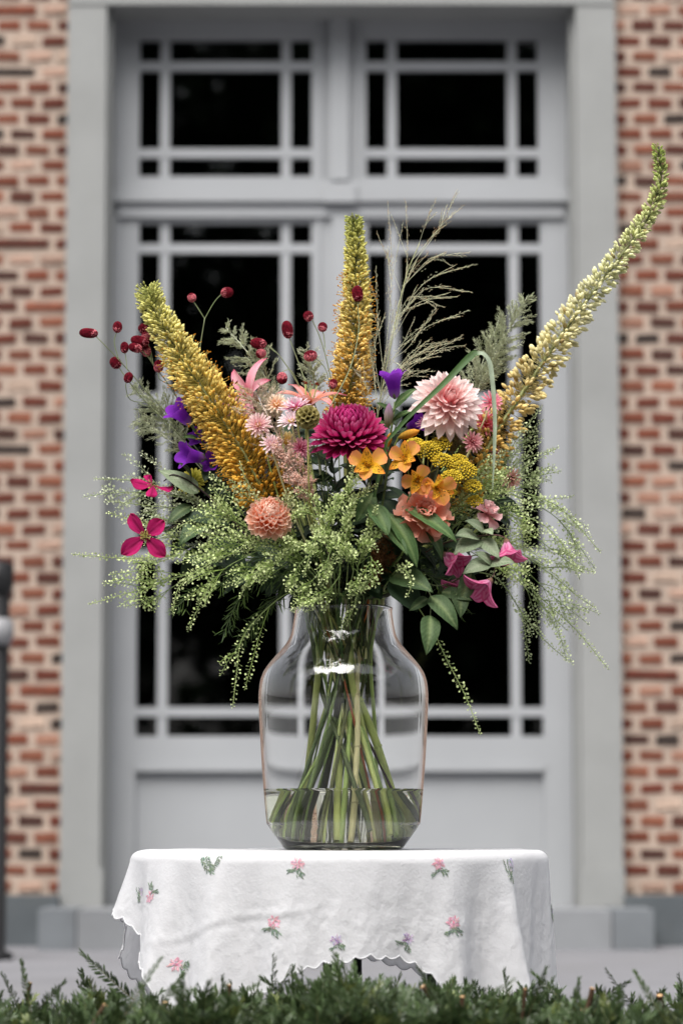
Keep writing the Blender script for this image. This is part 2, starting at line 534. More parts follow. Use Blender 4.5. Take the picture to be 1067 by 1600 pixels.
# black post at the left edge
yp = 9.4
post = thing('metal_post', 'black metal post with wider cap standing before the left brick wall', 'post', (P(-4, 1475, yp).x, yp, 0))
pc = P(-4, 900, yp)
lathe(MB(), [(0.0, 0), (.065, 0), (.065, .02), (.041, .03), (.041, pc.z - .05), (.0, pc.z - .05)], 24, (1, 1, 1), (pc.x, yp, 0)).build('shaft', M_black, post)
lathe(MB(), [(0, pc.z - .06), (.045, pc.z - .055), (.054, pc.z - .03), (.054, pc.z + .03), (.04, pc.z + .045), (0, pc.z + .05)], 24, (1, 1, 1), (pc.x, yp, 0)).build('cap', M_black, post)
pk = P(1, 985, yp)
lathe(MB(), [(0, -.055), (.036, -.045), (.046, -.01), (.042, .03), (0, .05)], 20, (1, 1, 1), (pk.x, yp - .012, pk.z)).build('collar', M_pale, post)

# ================================================================== table, cloth, vase
ZT = P(533, 1329, YF - .09).z           # top of the cloth
TC = Vector((P(530, 1330, YF).x, YF, 0))
TR = 0.292
M_cloth = bpy.data.materials.new('white cotton')
_N, _L, _b, _o = nodes(M_cloth)
_a = _N.new('ShaderNodeAttribute'); _a.attribute_name = 'Col'
_tc = _N.new('ShaderNodeTexCoord')
_n1 = _N.new('ShaderNodeTexNoise'); _n1.inputs['Scale'].default_value = 260; _n1.inputs['Detail'].default_value = 4
_n2 = _N.new('ShaderNodeTexNoise'); _n2.inputs['Scale'].default_value = 22; _n2.inputs['Detail'].default_value = 5
_ad = _N.new('ShaderNodeMath'); _ad.operation = 'MULTIPLY_ADD'; _ad.inputs[1].default_value = 3.0
_bp = _N.new('ShaderNodeBump'); _bp.inputs['Strength'].default_value = 0.45; _bp.inputs['Distance'].default_value = 0.0016
_L.new(_tc.outputs['Object'], _n1.inputs['Vector']); _L.new(_tc.outputs['Object'], _n2.inputs['Vector'])
_L.new(_n2.outputs['Fac'], _ad.inputs[0]); _L.new(_n1.outputs['Fac'], _ad.inputs[2]); _L.new(_ad.outputs[0], _bp.inputs['Height'])
_L.new(_bp.outputs[0], _b.inputs['Normal']); _L.new(_a.outputs['Color'], _b.inputs['Base Color'])
_b.inputs['Roughness'].default_value = 0.92; _b.inputs['Specular IOR Level'].default_value = 0.15
_tr = _N.new('ShaderNodeBsdfTranslucent'); _L.new(_a.outputs['Color'], _tr.inputs['Color'])
_mx = _N.new('ShaderNodeMixShader'); _mx.inputs[0].default_value = 0.36
_L.new(_b.outputs[0], _mx.inputs[1]); _L.new(_tr.outputs[0], _mx.inputs[2]); _L.new(_mx.outputs[0], _o.inputs['Surface'])
M_thread = surf('embroidery thread', attr=True, rough=0.8, var=0.25, scale=600, spec=0.2)

tb = thing('table', 'low round table with thin black legs under the white cloth', 'table', (TC.x, TC.y, 0))
lathe(MB(), [(0, ZT - .022), (TR - .012, ZT - .022), (TR - .006, ZT - .018), (TR - .006, ZT - .006), (TR - .010, ZT - .003), (0, ZT - .003)], 64, (1, 1, 1), (TC.x, TC.y, 0)).build('table_top', M_black, tb)
for px, Y, top in ((514, 4.215, 508), (676, 4.36, 668), (395, 4.52, 402), (560, 4.62, 556)):
    a, b = P(px, 1560, Y), P(top, 1340, Y)
    MB().tube([(a.x + (a.x - b.x) * .6, Y, 0.0), (b.x, Y, ZT - .02)], [.0062, .0072], 10).build('leg', M_black, tb)

HEM = [(-180, .17), (-158, .215), (-135, .29), (-115, .20), (-98, .13), (-84, .108), (-72, .125), (-62, .158), (-52, .185), (-47, .24), (-38, .29), (-26, .27), (-19, .20), (-13, .176),
       (-7, .162), (0, .155), (6, .150), (14, .150), (20, .158), (24, .178), (29, .215), (40, .29), (58, .28), (74, .215), (88, .185), (104, .20), (135, .29), (160, .20), (180, .17)]
def interp(tab, x):
    xs = [a for a, b in tab]; ysv = [b for a, b in tab]
    return float(np.interp(x, xs, ysv))
FOLDS = [(-52, 5, .020), (-33, 4.0, .016), (-12, 7, .009), (-22, 4, -.007), (9, 4, .007), (18, 6, -.009), (30, 6, .012), (50.5, 3.5, .024), (66, 7, -.010), (-66, 5, -.012), (-80, 9, .018), (84, 8, .006), (-43, 4, -.010), (2, 7, .005), (40, 5, -.010),
         (110, 8, .02), (135, 8, .025), (160, 9, .015), (-110, 8, .02), (-135, 8, .025), (-160, 9, .015), (180, 9, -.015), (-180, 9, -.015)]
FLARE = [(-180, .02), (-100, .03), (-84, .038), (-70, .024), (-50, .018), (-20, .010), (20, .010), (50, .012), (72, .007), (90, .006), (110, .01), (180, .02)]
def cloth_pt(psi, s):
    """psi in degrees, 0 towards the camera, positive to the right; s: distance along the cloth from the table's edge (s < 0: on the top)."""
    pr = rad(psi)
    wr = 0.0006 * math.sin(psi * .11 + 2) + 0.0005 * math.sin(psi * .23)
    if s <= 0:
        r, z = TR + s, ZT + wr * max(0, 1 + s * 9)
    else:
        er = .016
        arc = er * math.pi / 2
        if s < arc:
            a = s / er
            r, z = TR + er * math.sin(a), ZT + wr - er * (1 - math.cos(a))
        else:
            h = s - arc
            t = h / 0.2
            fl = interp(FLARE, psi)
            r = TR + er + fl * t ** 1.15
            for p0, w, a in FOLDS:
                d = (psi - p0) / w
                if abs(d) < 3.2:
                    d = d * (1.5 if d > 0 else .8)
                    r += 1.35 * a * math.exp(-d * d) * min(1.25, t) ** 0.9
            r += (0.0007 * math.sin(psi * .9 + h * 25) + .0016 * math.sin(psi * .41 + 1.7 - h * 5) + .0009 * noise.noise(Vector((psi * .22, h * 40, 1.0))) + .0007 * noise.noise(Vector((psi * .7, h * 90, 4.0)))) * min(1, t * 2.5)
            z = ZT + wr - er - h * (1 - (0.22 if psi < -66 and psi > -104 else 0.035) * min(1, fl / .04))
            # diagonal crease ironed into the left front
            u = (psi + 57) / 54
            if -0.05 < u < 1.05:
                d = (h - (.115 - .065 * u + .006 * math.sin(u * 9))) / .0055
                if abs(d) < 3:
                    r += 0.0009 * (math.exp(-d * d) - .7 * math.exp(-(d - 1.6) ** 2)) * (1 - abs(2 * u - 1) ** 4)
    return Vector((TC.x + r * math.sin(pr), TC.y - r * math.cos(pr), z))
NA, NS = 1080, 64
cm = MB()
rows = []
W = (0.87, 0.87, 0.895)
for k in range(10):
    rows.append([cloth_pt(i * 360 / NA - 180, -TR * (1 - k / 10) + (1e-4 if k == 0 else 0)) for i in range(NA)])
for k in range(NS + 1):
    f = k / NS
    row = []
    for i in range(NA):
        psi = i * 360 / NA - 180
        L = interp(HEM, psi) + (0.0060 * abs(math.sin(rad(psi) * 46)) + .0015 * math.sin(psi * .7)) * f ** 6
        row.append(cloth_pt(psi, L * f))
    rows.append(row)
V = np.array([[tuple(p) for p in r_] for r_ in rows])
i, j = np.meshgrid(np.arange(len(rows) - 1), np.arange(NA), indexing='ij')
j2 = (j + 1) % NA
cm.add(V.reshape(-1, 3), W, np.stack([i * NA + j, i * NA + j2, (i + 1) * NA + j2, (i + 1) * NA + j], -1).reshape(-1, 4))
cloth = cm.build('tablecloth', M_cloth)
tag(cloth, 'white cotton tablecloth with scalloped hem and embroidered flowers over low table', 'tablecloth')
hem = MB()
hp = [Vector(p) + Vector((0, 0, 0)) for p in rows[-1]]
hem.tube(hp + hp[:1], 0.0013, 5, (.82, .82, .84), cap=False)
hem.build('hem_edging', M_cloth, cloth)

# embroidered sprigs
PK, PK2, GN, GN2, LI = sr(228, 182, 194), sr(216, 152, 168), sr(112, 128, 112), sr(136, 152, 132), sr(206, 192, 214)
def embroider(px, py, kind, size=1.0, rot=0.0, seed=0):
    psi = math.degrees(math.asin(max(-.99, min(.99, (px - 530) / 325))))
    s0 = .009 + max(0.0, (py - 1330)) * S
    r = random.Random(seed * 7 + int(px))
    mb = MB()
    def sp(u, v):
        u, v = u * math.cos(rot) - v * math.sin(rot), u * math.sin(rot) + v * math.cos(rot)
        ps, ss = psi + math.degrees(u / (TR + .02)) / max(.35, math.cos(rad(psi)) ** .5), s0 - v
        p = cloth_pt(ps, ss)
        a, b = cloth_pt(ps + .25, ss) - p, cloth_pt(ps, ss + .001) - p
        n = b.cross(a)
        n.normalize()
        if n.dot(Vector((p.x - TC.x, p.y - TC.y, .05))) < 0: n = -n
        return p + n * r.uniform(.0006, .0011)
    def stitch(u, v, ang, L, w, c):
        ca, sa = math.cos(ang), math.sin(ang)
        pts = [sp(u + ca * L * a - sa * w * b, v + sa * L * a + ca * w * b) for a, b in ((-.5, -.2), (-.2, -.5), (.3, -.45), (.5, 0), (.3, .45), (-.2, .5))]
        c = tuple(x * r.uniform(.85, 1.15) for x in c)
        mb.add([tuple(p) for p in pts], c, [(0, 1, 2, 3), (0, 3, 4, 5)])
    k = .00106 * size
    if kind in ('pink', 'lilac'):
        A, B = (PK, PK2) if kind == 'pink' else (LI, sr(170, 140, 185))
        for m in range(7):
            a = m * TAU / 7 + .3
            cx, cy = 6.2 * math.cos(a), 5 + 5.6 * math.sin(a)
            for q in range(7):
                stitch((cx + r.uniform(-2.2, 2.2)) * k, (cy + r.uniform(-2.2, 2.2)) * k, a + r.uniform(-.4, .4), 4.6 * k, 1.3 * k, A if r.random() < .7 else B)
        for q in range(10):
            stitch(r.uniform(-2.5, 2.5) * k, (5 + r.uniform(-2.5, 2.5)) * k, r.uniform(0, 6), 3.6 * k, 1.2 * k, B)
        for m, (ax, ay, bx_, by) in enumerate(((-1, -2, -12, -9), (0, -2, 2, -11), (1, -2, 11, -9), (-4, -6, -14, -6), (4, -6, 8, -13))):
            for q in range(9):
                f = q / 8
                stitch((ax + (bx_ - ax) * f + r.uniform(-1.6, 1.6)) * k, (ay + (by - ay) * f + r.uniform(-1.6, 1.6)) * k, math.atan2(by - ay, bx_ - ax) + r.uniform(-.5, .5), 4.6 * k, 1.4 * k, GN if r.random() < .6 else GN2)
    elif kind == 'green':
        for x0_, y0_, ln_, cv_, n_ in ((-13, 10, 20, 13, 11), (-6, 12, 15, 12, 8), (13, 13, 22, -12, 10), (1, 3, 15, 5, 9)):
            for q in range(n_):
                f = q / n_
                u, v = x0_ + cv_ * f ** 1.5 + r.uniform(-.6, .6), y0_ - ln_ * f
                for sgn in (-1, 1):
                    stitch((u + sgn * 1.8 + r.uniform(-.8, .8)) * k, (v + r.uniform(-1, 1)) * k, -1.2 + sgn * .7, 4.8 * k, 1.5 * k, GN if r.random() < .6 else GN2)
    else:
        for x0_, n_ in ((-7, 14), (0, 18), (5, 14)):
            for q in range(n_):
                f = q / n_
                u, v = x0_ * f + r.uniform(-.5, .5), -18 + 32 * f
                stitch((u + r.choice((-1.6, 1.6))) * k, v * k, 1.5 + r.uniform(-.7, .7), 4.8 * k, 1.3 * k, GN if r.random() < .6 else GN2)
        for q in range(34):
            stitch((4.5 + r.uniform(-4, 4)) * k, (4 + r.uniform(-7, 9)) * k, 1.4 + r.uniform(-.5, .5), 4.6 * k, 1.3 * k, LI)
    mb.build('embroidered_sprig', M_thread, cloth, False)
for a in ((341, 1350, 'green', 1.0, 0), (470, 1352, 'pink', .95, -.1), (676, 1352, 'pink', .95, .25), (781, 1357, 'tall', 1.0, 0), (255, 1394, 'pink', 1.0, 2.8), (438, 1437, 'pink', 1.0, -.15),
          (691, 1438, 'pink', 1.0, .2), (300, 1500, 'pink', 1.0, 1.2), (527, 1461, 'lilac', .8, .35), (628, 1459, 'lilac', .9, -.45), (228, 1402, 'tall', .7, 0), (853, 1424, 'tall', .7, 0)):
    embroider(*a)

# glass vase
VX = F(536.5, 1200).x
VC = Vector((VX, YF, 0))
ZV = ZT + 0.0005
prof_px = [(954, 77), (958, 76.2), (965, 76.6), (975, 78.2), (985, 79.8), (994, 82), (1003, 86), (1012, 91.8), (1021, 99.5), (1031, 108.5), (1040, 116), (1050, 123), (1060, 127.6), (1070, 130.3), (1088, 132.2), (1105, 132), (1130, 131), (1187, 127.8), (1235, 124.2), (1270, 121.2), (1284, 119.7), (1289, 118.8), (1292, 117.0), (1300, 111.5), (1312, 103), (1323, 95), (1327, 91.5), (1329, 88)]
def vz(py): return ZV + (1329 - py) * S
def vrad(py): return float(np.interp(py, [a for a, b in prof_px], [b for a, b in prof_px])) * S
TH = 0.0024
outer = [tuple(p)[:2] for p in catmull([(r_ * S, vz(y), 0) for y, r_ in prof_px], 3)]
inner = [tuple(p)[:2] for p in catmull([(r_ * S - TH, vz(y), 0) for y, r_ in prof_px if y < 1310] + [(90 * S, ZV + .0078, 0), (60 * S, ZV + .0062, 0)], 3)]
rim = [(outer[0][0] - .0006, outer[0][1] + .0012), (outer[0][0] - TH / 2, outer[0][1] + .0019), (inner[0][0] + .0006, inner[0][1] + .0012)]
full = [(0.0004, ZV + .003), (60 * S, ZV + .0018), (80 * S, ZV + .0006)] + outer[::-1] + rim + inner + [(0.0004, ZV + .0060)]
M_glass = glass('clear glass', 1.5, (1.0, 1.0, 1.0))
vm = lathe(MB(), full, 128, (1, 1, 1), (VC.x, VC.y, 0))
vase = vm.build('vase', M_glass)
tag(vase, 'clear glass vase with wide shoulder and short neck holding the bouquet', 'vase')
# water
ZWAT = vz(1236)
wp = [(0.0003, ZV + .0056), (60 * S, ZV + .0058), (88 * S, ZV + .0072)]
for y in (1306, 1300, 1292, 1283, 1270, 1255, 1240):
    wp.append((vrad(y) - TH + .0006, vz(y)))
wp += [(vrad(1236) - TH + .0006, ZWAT + .0006), (vrad(1236) - TH - .0022, ZWAT), (.0003, ZWAT)]
M_water = glass('water', 1.33, (0.995, 0.998, 0.93))
water = lathe(MB(), wp, 96, (1, 1, 1), (VC.x, VC.y, 0)).build('water', M_water)
tag(water, 'shallow clear water in the bottom of the glass vase', 'water')

# ================================================================== yew hedge in front
M_yew = plant('yew needles', 0.18, 0.36, 0.2, 40, 0.12, 0.4)
M_bark = surf('brown bark', attr=True, rough=.85, var=.25, scale=60, bump=.4)
T_needle = (np.array([(0, 0, 0), (-.5, .35, .02), (.5, .35, .02), (-.42, .75, 0), (.42, .75, 0), (0, 1, -.06)]), np.array([0, .3, .3, .8, .8, 1.0]),
            np.array([(1, 2, 4, 3)]), np.array([(0, 2, 1), (3, 4, 5)]))
def sprig_geo(mb, base, d, up, L, g, c0, c1, nl=.021, pairs=17):
    """One flat yew shoot: a twig with two ranks of needles."""
    base, d = np.array(base, float), norm(np.array(d, float))
    up = norm(np.array(up, float) - d * np.dot(up, d))
    side = np.cross(d, up)
    k = pairs * 2
    f = (np.repeat(np.arange(pairs), 2) + .5 + g.uniform(-.2, .2, k)) / pairs
    sg = np.tile([1, -1], pairs)
    bend = up * (-(f ** 2) * L * .12)[:, None]
    pos = base + d * (f * L)[:, None] + bend
    dirs = d * (0.6 + .9 * (f ** 3))[:, None] + side * (sg * (1.0 - .45 * f) * g.uniform(.5, 1.1, k))[:, None] + up * g.uniform(-.1, .7, k)[:, None]
    ln = nl * (1 - .45 * f ** 2) * g.uniform(.8, 1.15, k)
    M = frames(pos, dirs, up + g.normal(0, .25, (k, 3)), ln * .23, ln, ln)
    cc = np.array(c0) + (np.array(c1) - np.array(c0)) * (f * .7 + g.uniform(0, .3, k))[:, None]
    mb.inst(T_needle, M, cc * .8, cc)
    mb.tube([base, base + d * L * .5 - up * L * .03, base + d * L - up * L * .12], [.0014, .0011, .0006], 4, (.10, .09, .04), (.10, .14, .05))
g = np.random.default_rng(11)
YHF, YHB = 3.50, 3.98
def hedge_top(x, y): return 0.214 + .012 * math.sin(x * 9 + 1.3) + .009 * math.sin(x * 23 + y * 7) + .008 * math.sin(x * 41 + 2)
hg = thing('yew_hedge', 'low clipped dark green yew hedge running along before the table', 'hedge', (0, 3.74, 0))
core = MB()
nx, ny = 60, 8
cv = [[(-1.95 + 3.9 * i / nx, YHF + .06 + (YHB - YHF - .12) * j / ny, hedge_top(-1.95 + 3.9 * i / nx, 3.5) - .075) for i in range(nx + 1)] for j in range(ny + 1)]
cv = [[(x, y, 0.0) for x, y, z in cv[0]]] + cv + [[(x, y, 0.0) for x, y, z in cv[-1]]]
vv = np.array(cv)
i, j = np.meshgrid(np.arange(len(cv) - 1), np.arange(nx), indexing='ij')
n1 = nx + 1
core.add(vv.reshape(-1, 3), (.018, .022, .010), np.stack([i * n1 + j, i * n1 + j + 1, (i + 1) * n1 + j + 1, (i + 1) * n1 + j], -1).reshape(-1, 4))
core.build('dark_core', M_bark, hg)  # near-black sheet added against see-through, standing in for the hedge's shaded inside
fol = MB()
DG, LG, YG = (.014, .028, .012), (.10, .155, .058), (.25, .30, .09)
for k in range(8000):
    x = g.uniform(-1.95, 1.95)
    if k < 5000:
        x = g.uniform(-.62, .62)
    front = g.random() < .35
    y = YHF + abs(g.normal(0, .02)) if front else g.uniform(YHF, YHB)
    top = hedge_top(x, y)
    z = g.uniform(.005, top - .03) if front else top - .055 + g.uniform(-.02, .012)
    d = np.array([g.normal(0, .75), g.normal(-.9 if front else -.1, .6), g.uniform(.1, .8) if front else g.uniform(.25, 1.0)])
    u = g.random()
    c1 = YG if u < .09 else LG
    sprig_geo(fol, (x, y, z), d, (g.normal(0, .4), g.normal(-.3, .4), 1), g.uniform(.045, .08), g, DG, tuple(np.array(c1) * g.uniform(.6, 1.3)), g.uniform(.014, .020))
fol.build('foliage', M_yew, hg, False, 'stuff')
sm = []
for q in range(5):
    mbs = MB()
    sprig_geo(mbs, (0, 0, 0), (0, 1, 0), (0, 0, 1), .075 + .01 * q, g, DG, LG, .016, 21)
    sm.append(mbs.mesh('shoot', M_yew, False))
# taller shoots that stand out of the clipped top (photo pixel of the tip, lean)
for (px, py, lean, ln) in ((145, 1507, -.8, 1.25), (232, 1522, .35, 1), (222, 1532, .1, 1), (40, 1532, -.3, 1), (430, 1528, -.15, 1.1), (445, 1540, .3, 1), (545, 1540, -.4, .9), (655, 1535, .3, 1), (672, 1540, -.5, 1), (590, 1545, .2, 1),
                           (852, 1520, .1, 1.05), (845, 1532, -.4, .9), (905, 1535, .15, 1), (985, 1534, .7, .9), (1005, 1540, -.5, .9), (1040, 1545, .4, 1), (960, 1540, -.6, .9), (380, 1548, .8, 1), (310, 1548, -.5, 1), (270, 1545, .3, 1), (90, 1545, .3, 1), (20, 1550, -.4, 1),
                           (500, 1540, .1, 1), (620, 1542, .5, .9), (730, 1545, -.4, 1), (780, 1543, .4, 1), (1060, 1548, .1, 1), (180, 1545, -.3, 1), (350, 1550, .2, 1), (470, 1548, -.3, 1)):
    yy = 3.72 + g.uniform(-.12, .2)
    tip = P(px, py, yy)
    d = Vector((lean * 1.3 + g.uniform(-.35, .35), g.uniform(-.5, .3), .7)).normalized()
    L = .060 * ln
    base = tip - d * L * .95
    link(sm[g.integers(5)], 'shoot', hg, frame1(base, d, Vector((g.normal(0, .6), -1, g.uniform(-.2, .9))), ln * .72, ln * .72, ln * .72))
for (px, py, d) in ((722, 1557, (.05, -.25, 1)), (258, 1566, (0, -.3, 1)), (48, 1535, (.1, -.1, 1)), (358, 1539, (-.2, -.2, 1)), (820, 1545, (.1, -.2, 1)), (910, 1577, (.5, -.5, .8)), (1030, 1555, (0, -.5, 1)), (660, 1541, (-.6, -.2, .8)), (925, 1544, (.3, -.2, 1)), (165, 1570, (.5, -.2, 1))):
    yy = 3.62 + g.uniform(-.04, .14)
    tip = P(px, py, yy)
    dv = Vector(d).normalized()
    rr = g.uniform(.0022, .0040)
    mbt = MB()
    mbt.tube([tip - dv * .05, tip - dv * .02 + Vector((g.normal(0, .002), 0, 0)), tip], [rr * 1.1, rr * 1.02, rr], 8, sr(66, 48, 34), sr(86, 62, 44), cap=False)
    side = dv.orthogonal().normalized(); oth = dv.cross(side)
    ring = [tip + (side * math.cos(a * TAU / 8) + oth * math.sin(a * TAU / 8)) * rr for a in range(8)]
    mbt.add([tuple(tip + dv * .0004)] + [tuple(p) for p in ring], [sr(214, 184, 142)] + [sr(196, 150, 104)] * 8, tris=[(0, a + 1, (a + 1) % 8 + 1) for a in range(8)])
    mbt.build('cut_twig', M_bark, hg)

# ================================================================== trees behind the camera (seen only as reflections in glass)
M_leaf = plant('tree leaves', 0.3, 0.5, 0.2, 5, 0.1)
T_leaf = (np.array([(0, 0, 0), (-.5, .5, .1), (.5, .5, .1), (0, 1, 0)]), np.array([0, .5, .5, 1.0]), np.zeros((0, 4), int), np.array([(0, 2, 1), (1, 2, 3)]))
g = np.random.default_rng(3)
def crown_mesh(seed, h):
    g = np.random.default_rng(seed)
    mb = MB()
    for c in range(100):
        a, rr, zz = g.uniform(0, TAU), g.uniform(0, 2.0), g.uniform(0, h)
        rr *= 1.1 - .5 * zz / h
        cc = np.array([rr * math.cos(a), rr * math.sin(a), zz])
        n = 150
        d = norm(g.normal(0, 1, (n, 3)))
        pos = cc + d * (g.uniform(.2, .75, n) ** .6)[:, None] * .85
        s_ = g.uniform(.20, .36, n)
        mb.inst(T_leaf, frames(pos, g.normal(0, 1, (n, 3)), g.normal(0, 1, (n, 3)), s_ * .7, s_, s_), np.tile([.035, .06, .025], (n, 1)) * g.uniform(.6, 1.3, (n, 1)))
    return mb.mesh('crown', M_leaf, False)
def trunk_mesh(h):
    mb = MB()
    mb.tube([(0, 0, 0), (.05, .02, h * .3), (-.03, .04, h * .6), (.02, 0, h * .95)], [.17, .13, .09, .02], 10, (.06, .05, .04))
    for k in range(7):
        a, z = k * 2.4, h * (.28 + .08 * k)
        mb.tube([(0, 0, z), (math.cos(a) * .6, math.sin(a) * .6, z + .5), (math.cos(a) * 1.2, math.sin(a) * 1.2, z + .8)], [.06, .04, .015], 6, (.06, .05, .04))
    return mb.mesh('trunk', M_bark)
crowns = [crown_mesh(s_, 7.0) for s_ in (1, 2)]
trk = trunk_mesh(7.6)
for k, (x, y, s_) in enumerate(((-5.6, -5.4, 1.06), (-2.7, -5.0, 1.0), (.4, -5.6, 1.05), (3.3, -5.1, 1.02), (6.3, -5.4, 1.06), (-8.8, -4.4, 1.0), (9.2, -4.4, 1.0))):
    t = thing('tree', 'leafy broad tree standing across the courtyard from the door', 'tree', (x, y, 0), 'trees opposite the facade')
    Mx = Matrix.Translation((x, y, 0)) @ Matrix.Rotation(k * 1.1, 4, 'Z') @ Matrix.Scale(s_, 4)
    link(trk, 'trunk', t, Mx)
    link(crowns[k % 2], 'crown', t, Mx @ Matrix.Translation((0, 0, 1.3)))

# ================================================================== the bouquet
M_petal = plant('petals', 0.38, 0.75, 0.20, 40, 0.12, 0.12, streak=(9, 1, 1), bump=.25)
M_bud = plant('buds', 0.22, 0.7, 0.16, 200, 0.0, 0.15)
M_green = plant('leaves', 0.22, 0.55, 0.2, 60, 0.18, 0.3, bump=0.35)
M_stem = plant('stems', 0.0, 0.5, 0.18, 70, 0.12, 0.4, streak=(1, 1, .12))
M_dry = plant('grass seed', 0.45, 0.6, 0.12, 300, 0.0, 0.25)

SH = {'round': [(0, .22), (.15, .48), (.35, .80), (.6, 1), (.8, .92), (.92, .62), (1, .10)],
      'point': [(0, .34), (.3, .80), (.55, 1), (.8, .72), (.93, .34), (1, .02)],
      'strap': [(0, .5), (.3, .8), (.65, 1), (.85, .88), (.96, .5), (1, .12)],
      'lance': [(0, .10), (.1, .45), (.3, .92), (.5, 1), (.75, .70), (.9, .36), (1, .02)],
      'ovate': [(0, .10), (.05, .45), (.15, .85), (.3, 1), (.5, .92), (.7, .66), (.87, .32), (1, .02)],
      'clem': [(0, .06), (.1, .2), (.25, .52), (.45, .9), (.6, 1), (.78, .84), (.92, .44), (1, .06)],
      'wedge': [(0, .12), (.3, .40), (.6, .78), (.85, 1), (.97, .85), (1, .55)]}
def petal_mesh(name, mat, L, W, shape, cup=.3, a0=0.0, a1=0.0, cols=None, nl=6, nw=4, ruffle=0.0, fold=0.0, midc=None, flecks=None, seed=0, stripe=None, vein=0.0):
    r = random.Random(seed)
    mb = MB()
    y = z = 0.0
    V, C = [], []
    fine = []
    for i in range(nl + 1):
        t = i / nl
        ang = a0 + (a1 - a0) * t
        if i:
            y += L / nl * math.cos(ang); z += L / nl * math.sin(ang)
        w = W / 2 * interp(SH[shape], t)
        for j in range(nw + 1):
            u = -1 + 2 * j / nw
            o = cup * w * u * u + fold * w * abs(u) + ruffle * L * t * t * math.sin(u * 6.5 + t * 9 + seed) + ruffle * .5 * L * t * r.uniform(-1, 1)
            vn = math.cos((t * 8.5 - abs(u) * 2.2) * TAU) * (1 - abs(u) ** 3) * (1 if abs(u) > .05 else .3) * min(1, 6 * (1 - t)) if vein else 0
            o += vein * vn
            V.append((w * u, y - math.sin(ang) * o, z + math.cos(ang) * o))
            c = np.array(interp3(cols, t)) * (1 - .22 * vn)
            if stripe is not None and j % 2:
                c = c + (np.array(stripe) - c) * .6 * (1 - t * .6)
            if midc is not None:
                c = c + (np.array(midc) - c) * max(0, 1 - abs(u) * 2.4) * (1 - t * .5)
            C.append(c)
            if flecks: fine.append((t, u, V[-1], ang))
    n1 = nw + 1
    Q = [(i * n1 + j, i * n1 + j + 1, (i + 1) * n1 + j + 1, (i + 1) * n1 + j) for i in range(nl) for j in range(nw)]
    mb.add(V, C, Q)
    if flecks:
        for k in range(flecks):
            t, u = r.uniform(.22, .8), r.uniform(-.72, .72)
            ii = t * nl; i0 = min(int(ii), nl - 1); f = ii - i0
            jj = (u + 1) / 2 * nw; j0 = min(int(jj), nw - 1); h = jj - j0
            def at(i, j): return np.array(V[i * n1 + j])
            p = (at(i0, j0) * (1 - h) + at(i0, j0 + 1) * h) * (1 - f) + (at(i0 + 1, j0) * (1 - h) + at(i0 + 1, j0 + 1) * h) * f
            d = norm(at(i0 + 1, j0) - at(i0, j0)); s_ = norm(at(i0, j0 + 1) - at(i0, j0)); nn = np.cross(s_, d)
            l_, w_ = L * r.uniform(.04, .075), L * .011
            p = p + nn * .00035
            mb.add([p - d * l_, p + s_ * w_, p + d * l_, p - s_ * w_], sr(92, 40, 22), [(0, 1, 2, 3)])
    return mb.mesh(name, mat)
def interp3(cols, t):
    n = len(cols) - 1
    k = min(int(t * n), n - 1)
    return mixc(cols[k], cols[k + 1], t * n - k)

SK = random.Random(77)
BOT = [0]
def to_vase(p, r_rim=None, spread=1.0, short=False):
    dx, dy = p[0] - VC.x, p[1] - VC.y
    a = math.atan2(dy, dx) + SK.uniform(-.5, .5)
    rr = r_rim if r_rim is not None else SK.uniform(.020, .062)
    b1 = Vector((VC.x + math.cos(a) * rr, VC.y + math.sin(a) * rr, vz(945)))
    a2 = a + SK.uniform(-.9, .9)
    if short:                       # shorter shoots end among the other stems in the neck
        R2 = SK.uniform(.006, .042)
        return [Vector((VC.x + math.cos(a2) * R2, VC.y + math.sin(a2) * R2, vz(SK.uniform(1010, 1075)))), b1]
    R2 = SK.uniform(.010, .043)
    b2 = Vector((VC.x + math.cos(a2) * R2, VC.y + math.sin(a2) * R2, vz(SK.uniform(1020, 1065))))
    BOT[0] += 1
    b = BOT[0] * 2.39996 + SK.uniform(-.3, .3)
    if math.cos(b - a2) > .55: b += math.pi
    rb = (.050 + .050 * math.sqrt((BOT[0] * .618) % 1)) * spread
    bt = Vector((VC.x + math.cos(b) * rb, VC.y + math.sin(b) * rb, ZV + .0085 + SK.uniform(0, .010) + .9 * max(0, rb - .078)))
    bm_ = b2.lerp(bt, .5) + Vector((SK.uniform(-.005, .005), SK.uniform(-.005, .005), 0))
    return [bt, bm_, b2, b1]
def stem_pts(top, per=7, r_rim=None, spread=1.0, short=False):
    """top: list of points from the vase rim outwards; returns the whole path from vase floor to tip."""
    low = to_vase(top[0], r_rim, spread, short)
    pts = low + [Vector(p) for p in top]
    return catmull(pts, per), pts
STC = [sr(190, 204, 124), sr(164, 188, 106), sr(210, 212, 146), sr(180, 192, 124), sr(150, 174, 100), sr(222, 220, 168)]
def put_stem(t, path, r0, r1, c=None, c1=None, name='stem', n=7):
    c = c or SK.choice(STC)
    k = len(path)
    return MB().tube(path, [r0 + (r1 - r0) * i / (k - 1) for i in range(k)], n, c, c1 or c).build(name, M_stem, t)
FLN = {}
def flower(name, label, cat, top, r0=.0024, r1=.0014, c=None, c1=None, group=None, r_rim=None, spread=1.0):
    FLN[name] = FLN.get(name, 0) + 1
    short = name in ('leafy_sprig', 'feathery_sprig', 'astilbe', 'fountain_grass') or (name in ('pennycress', 'burnet', 'feather_grass', 'small_chrysanthemum') and FLN[name] % 3 != 0)
    path, pts = stem_pts(top, 7, r_rim, spread, short)
    t = thing(name, label, cat, path[0], group)
    s_ = put_stem(t, path, r0 * (1 if short else 1.25), r1, c, c1)
    return t, path, s_
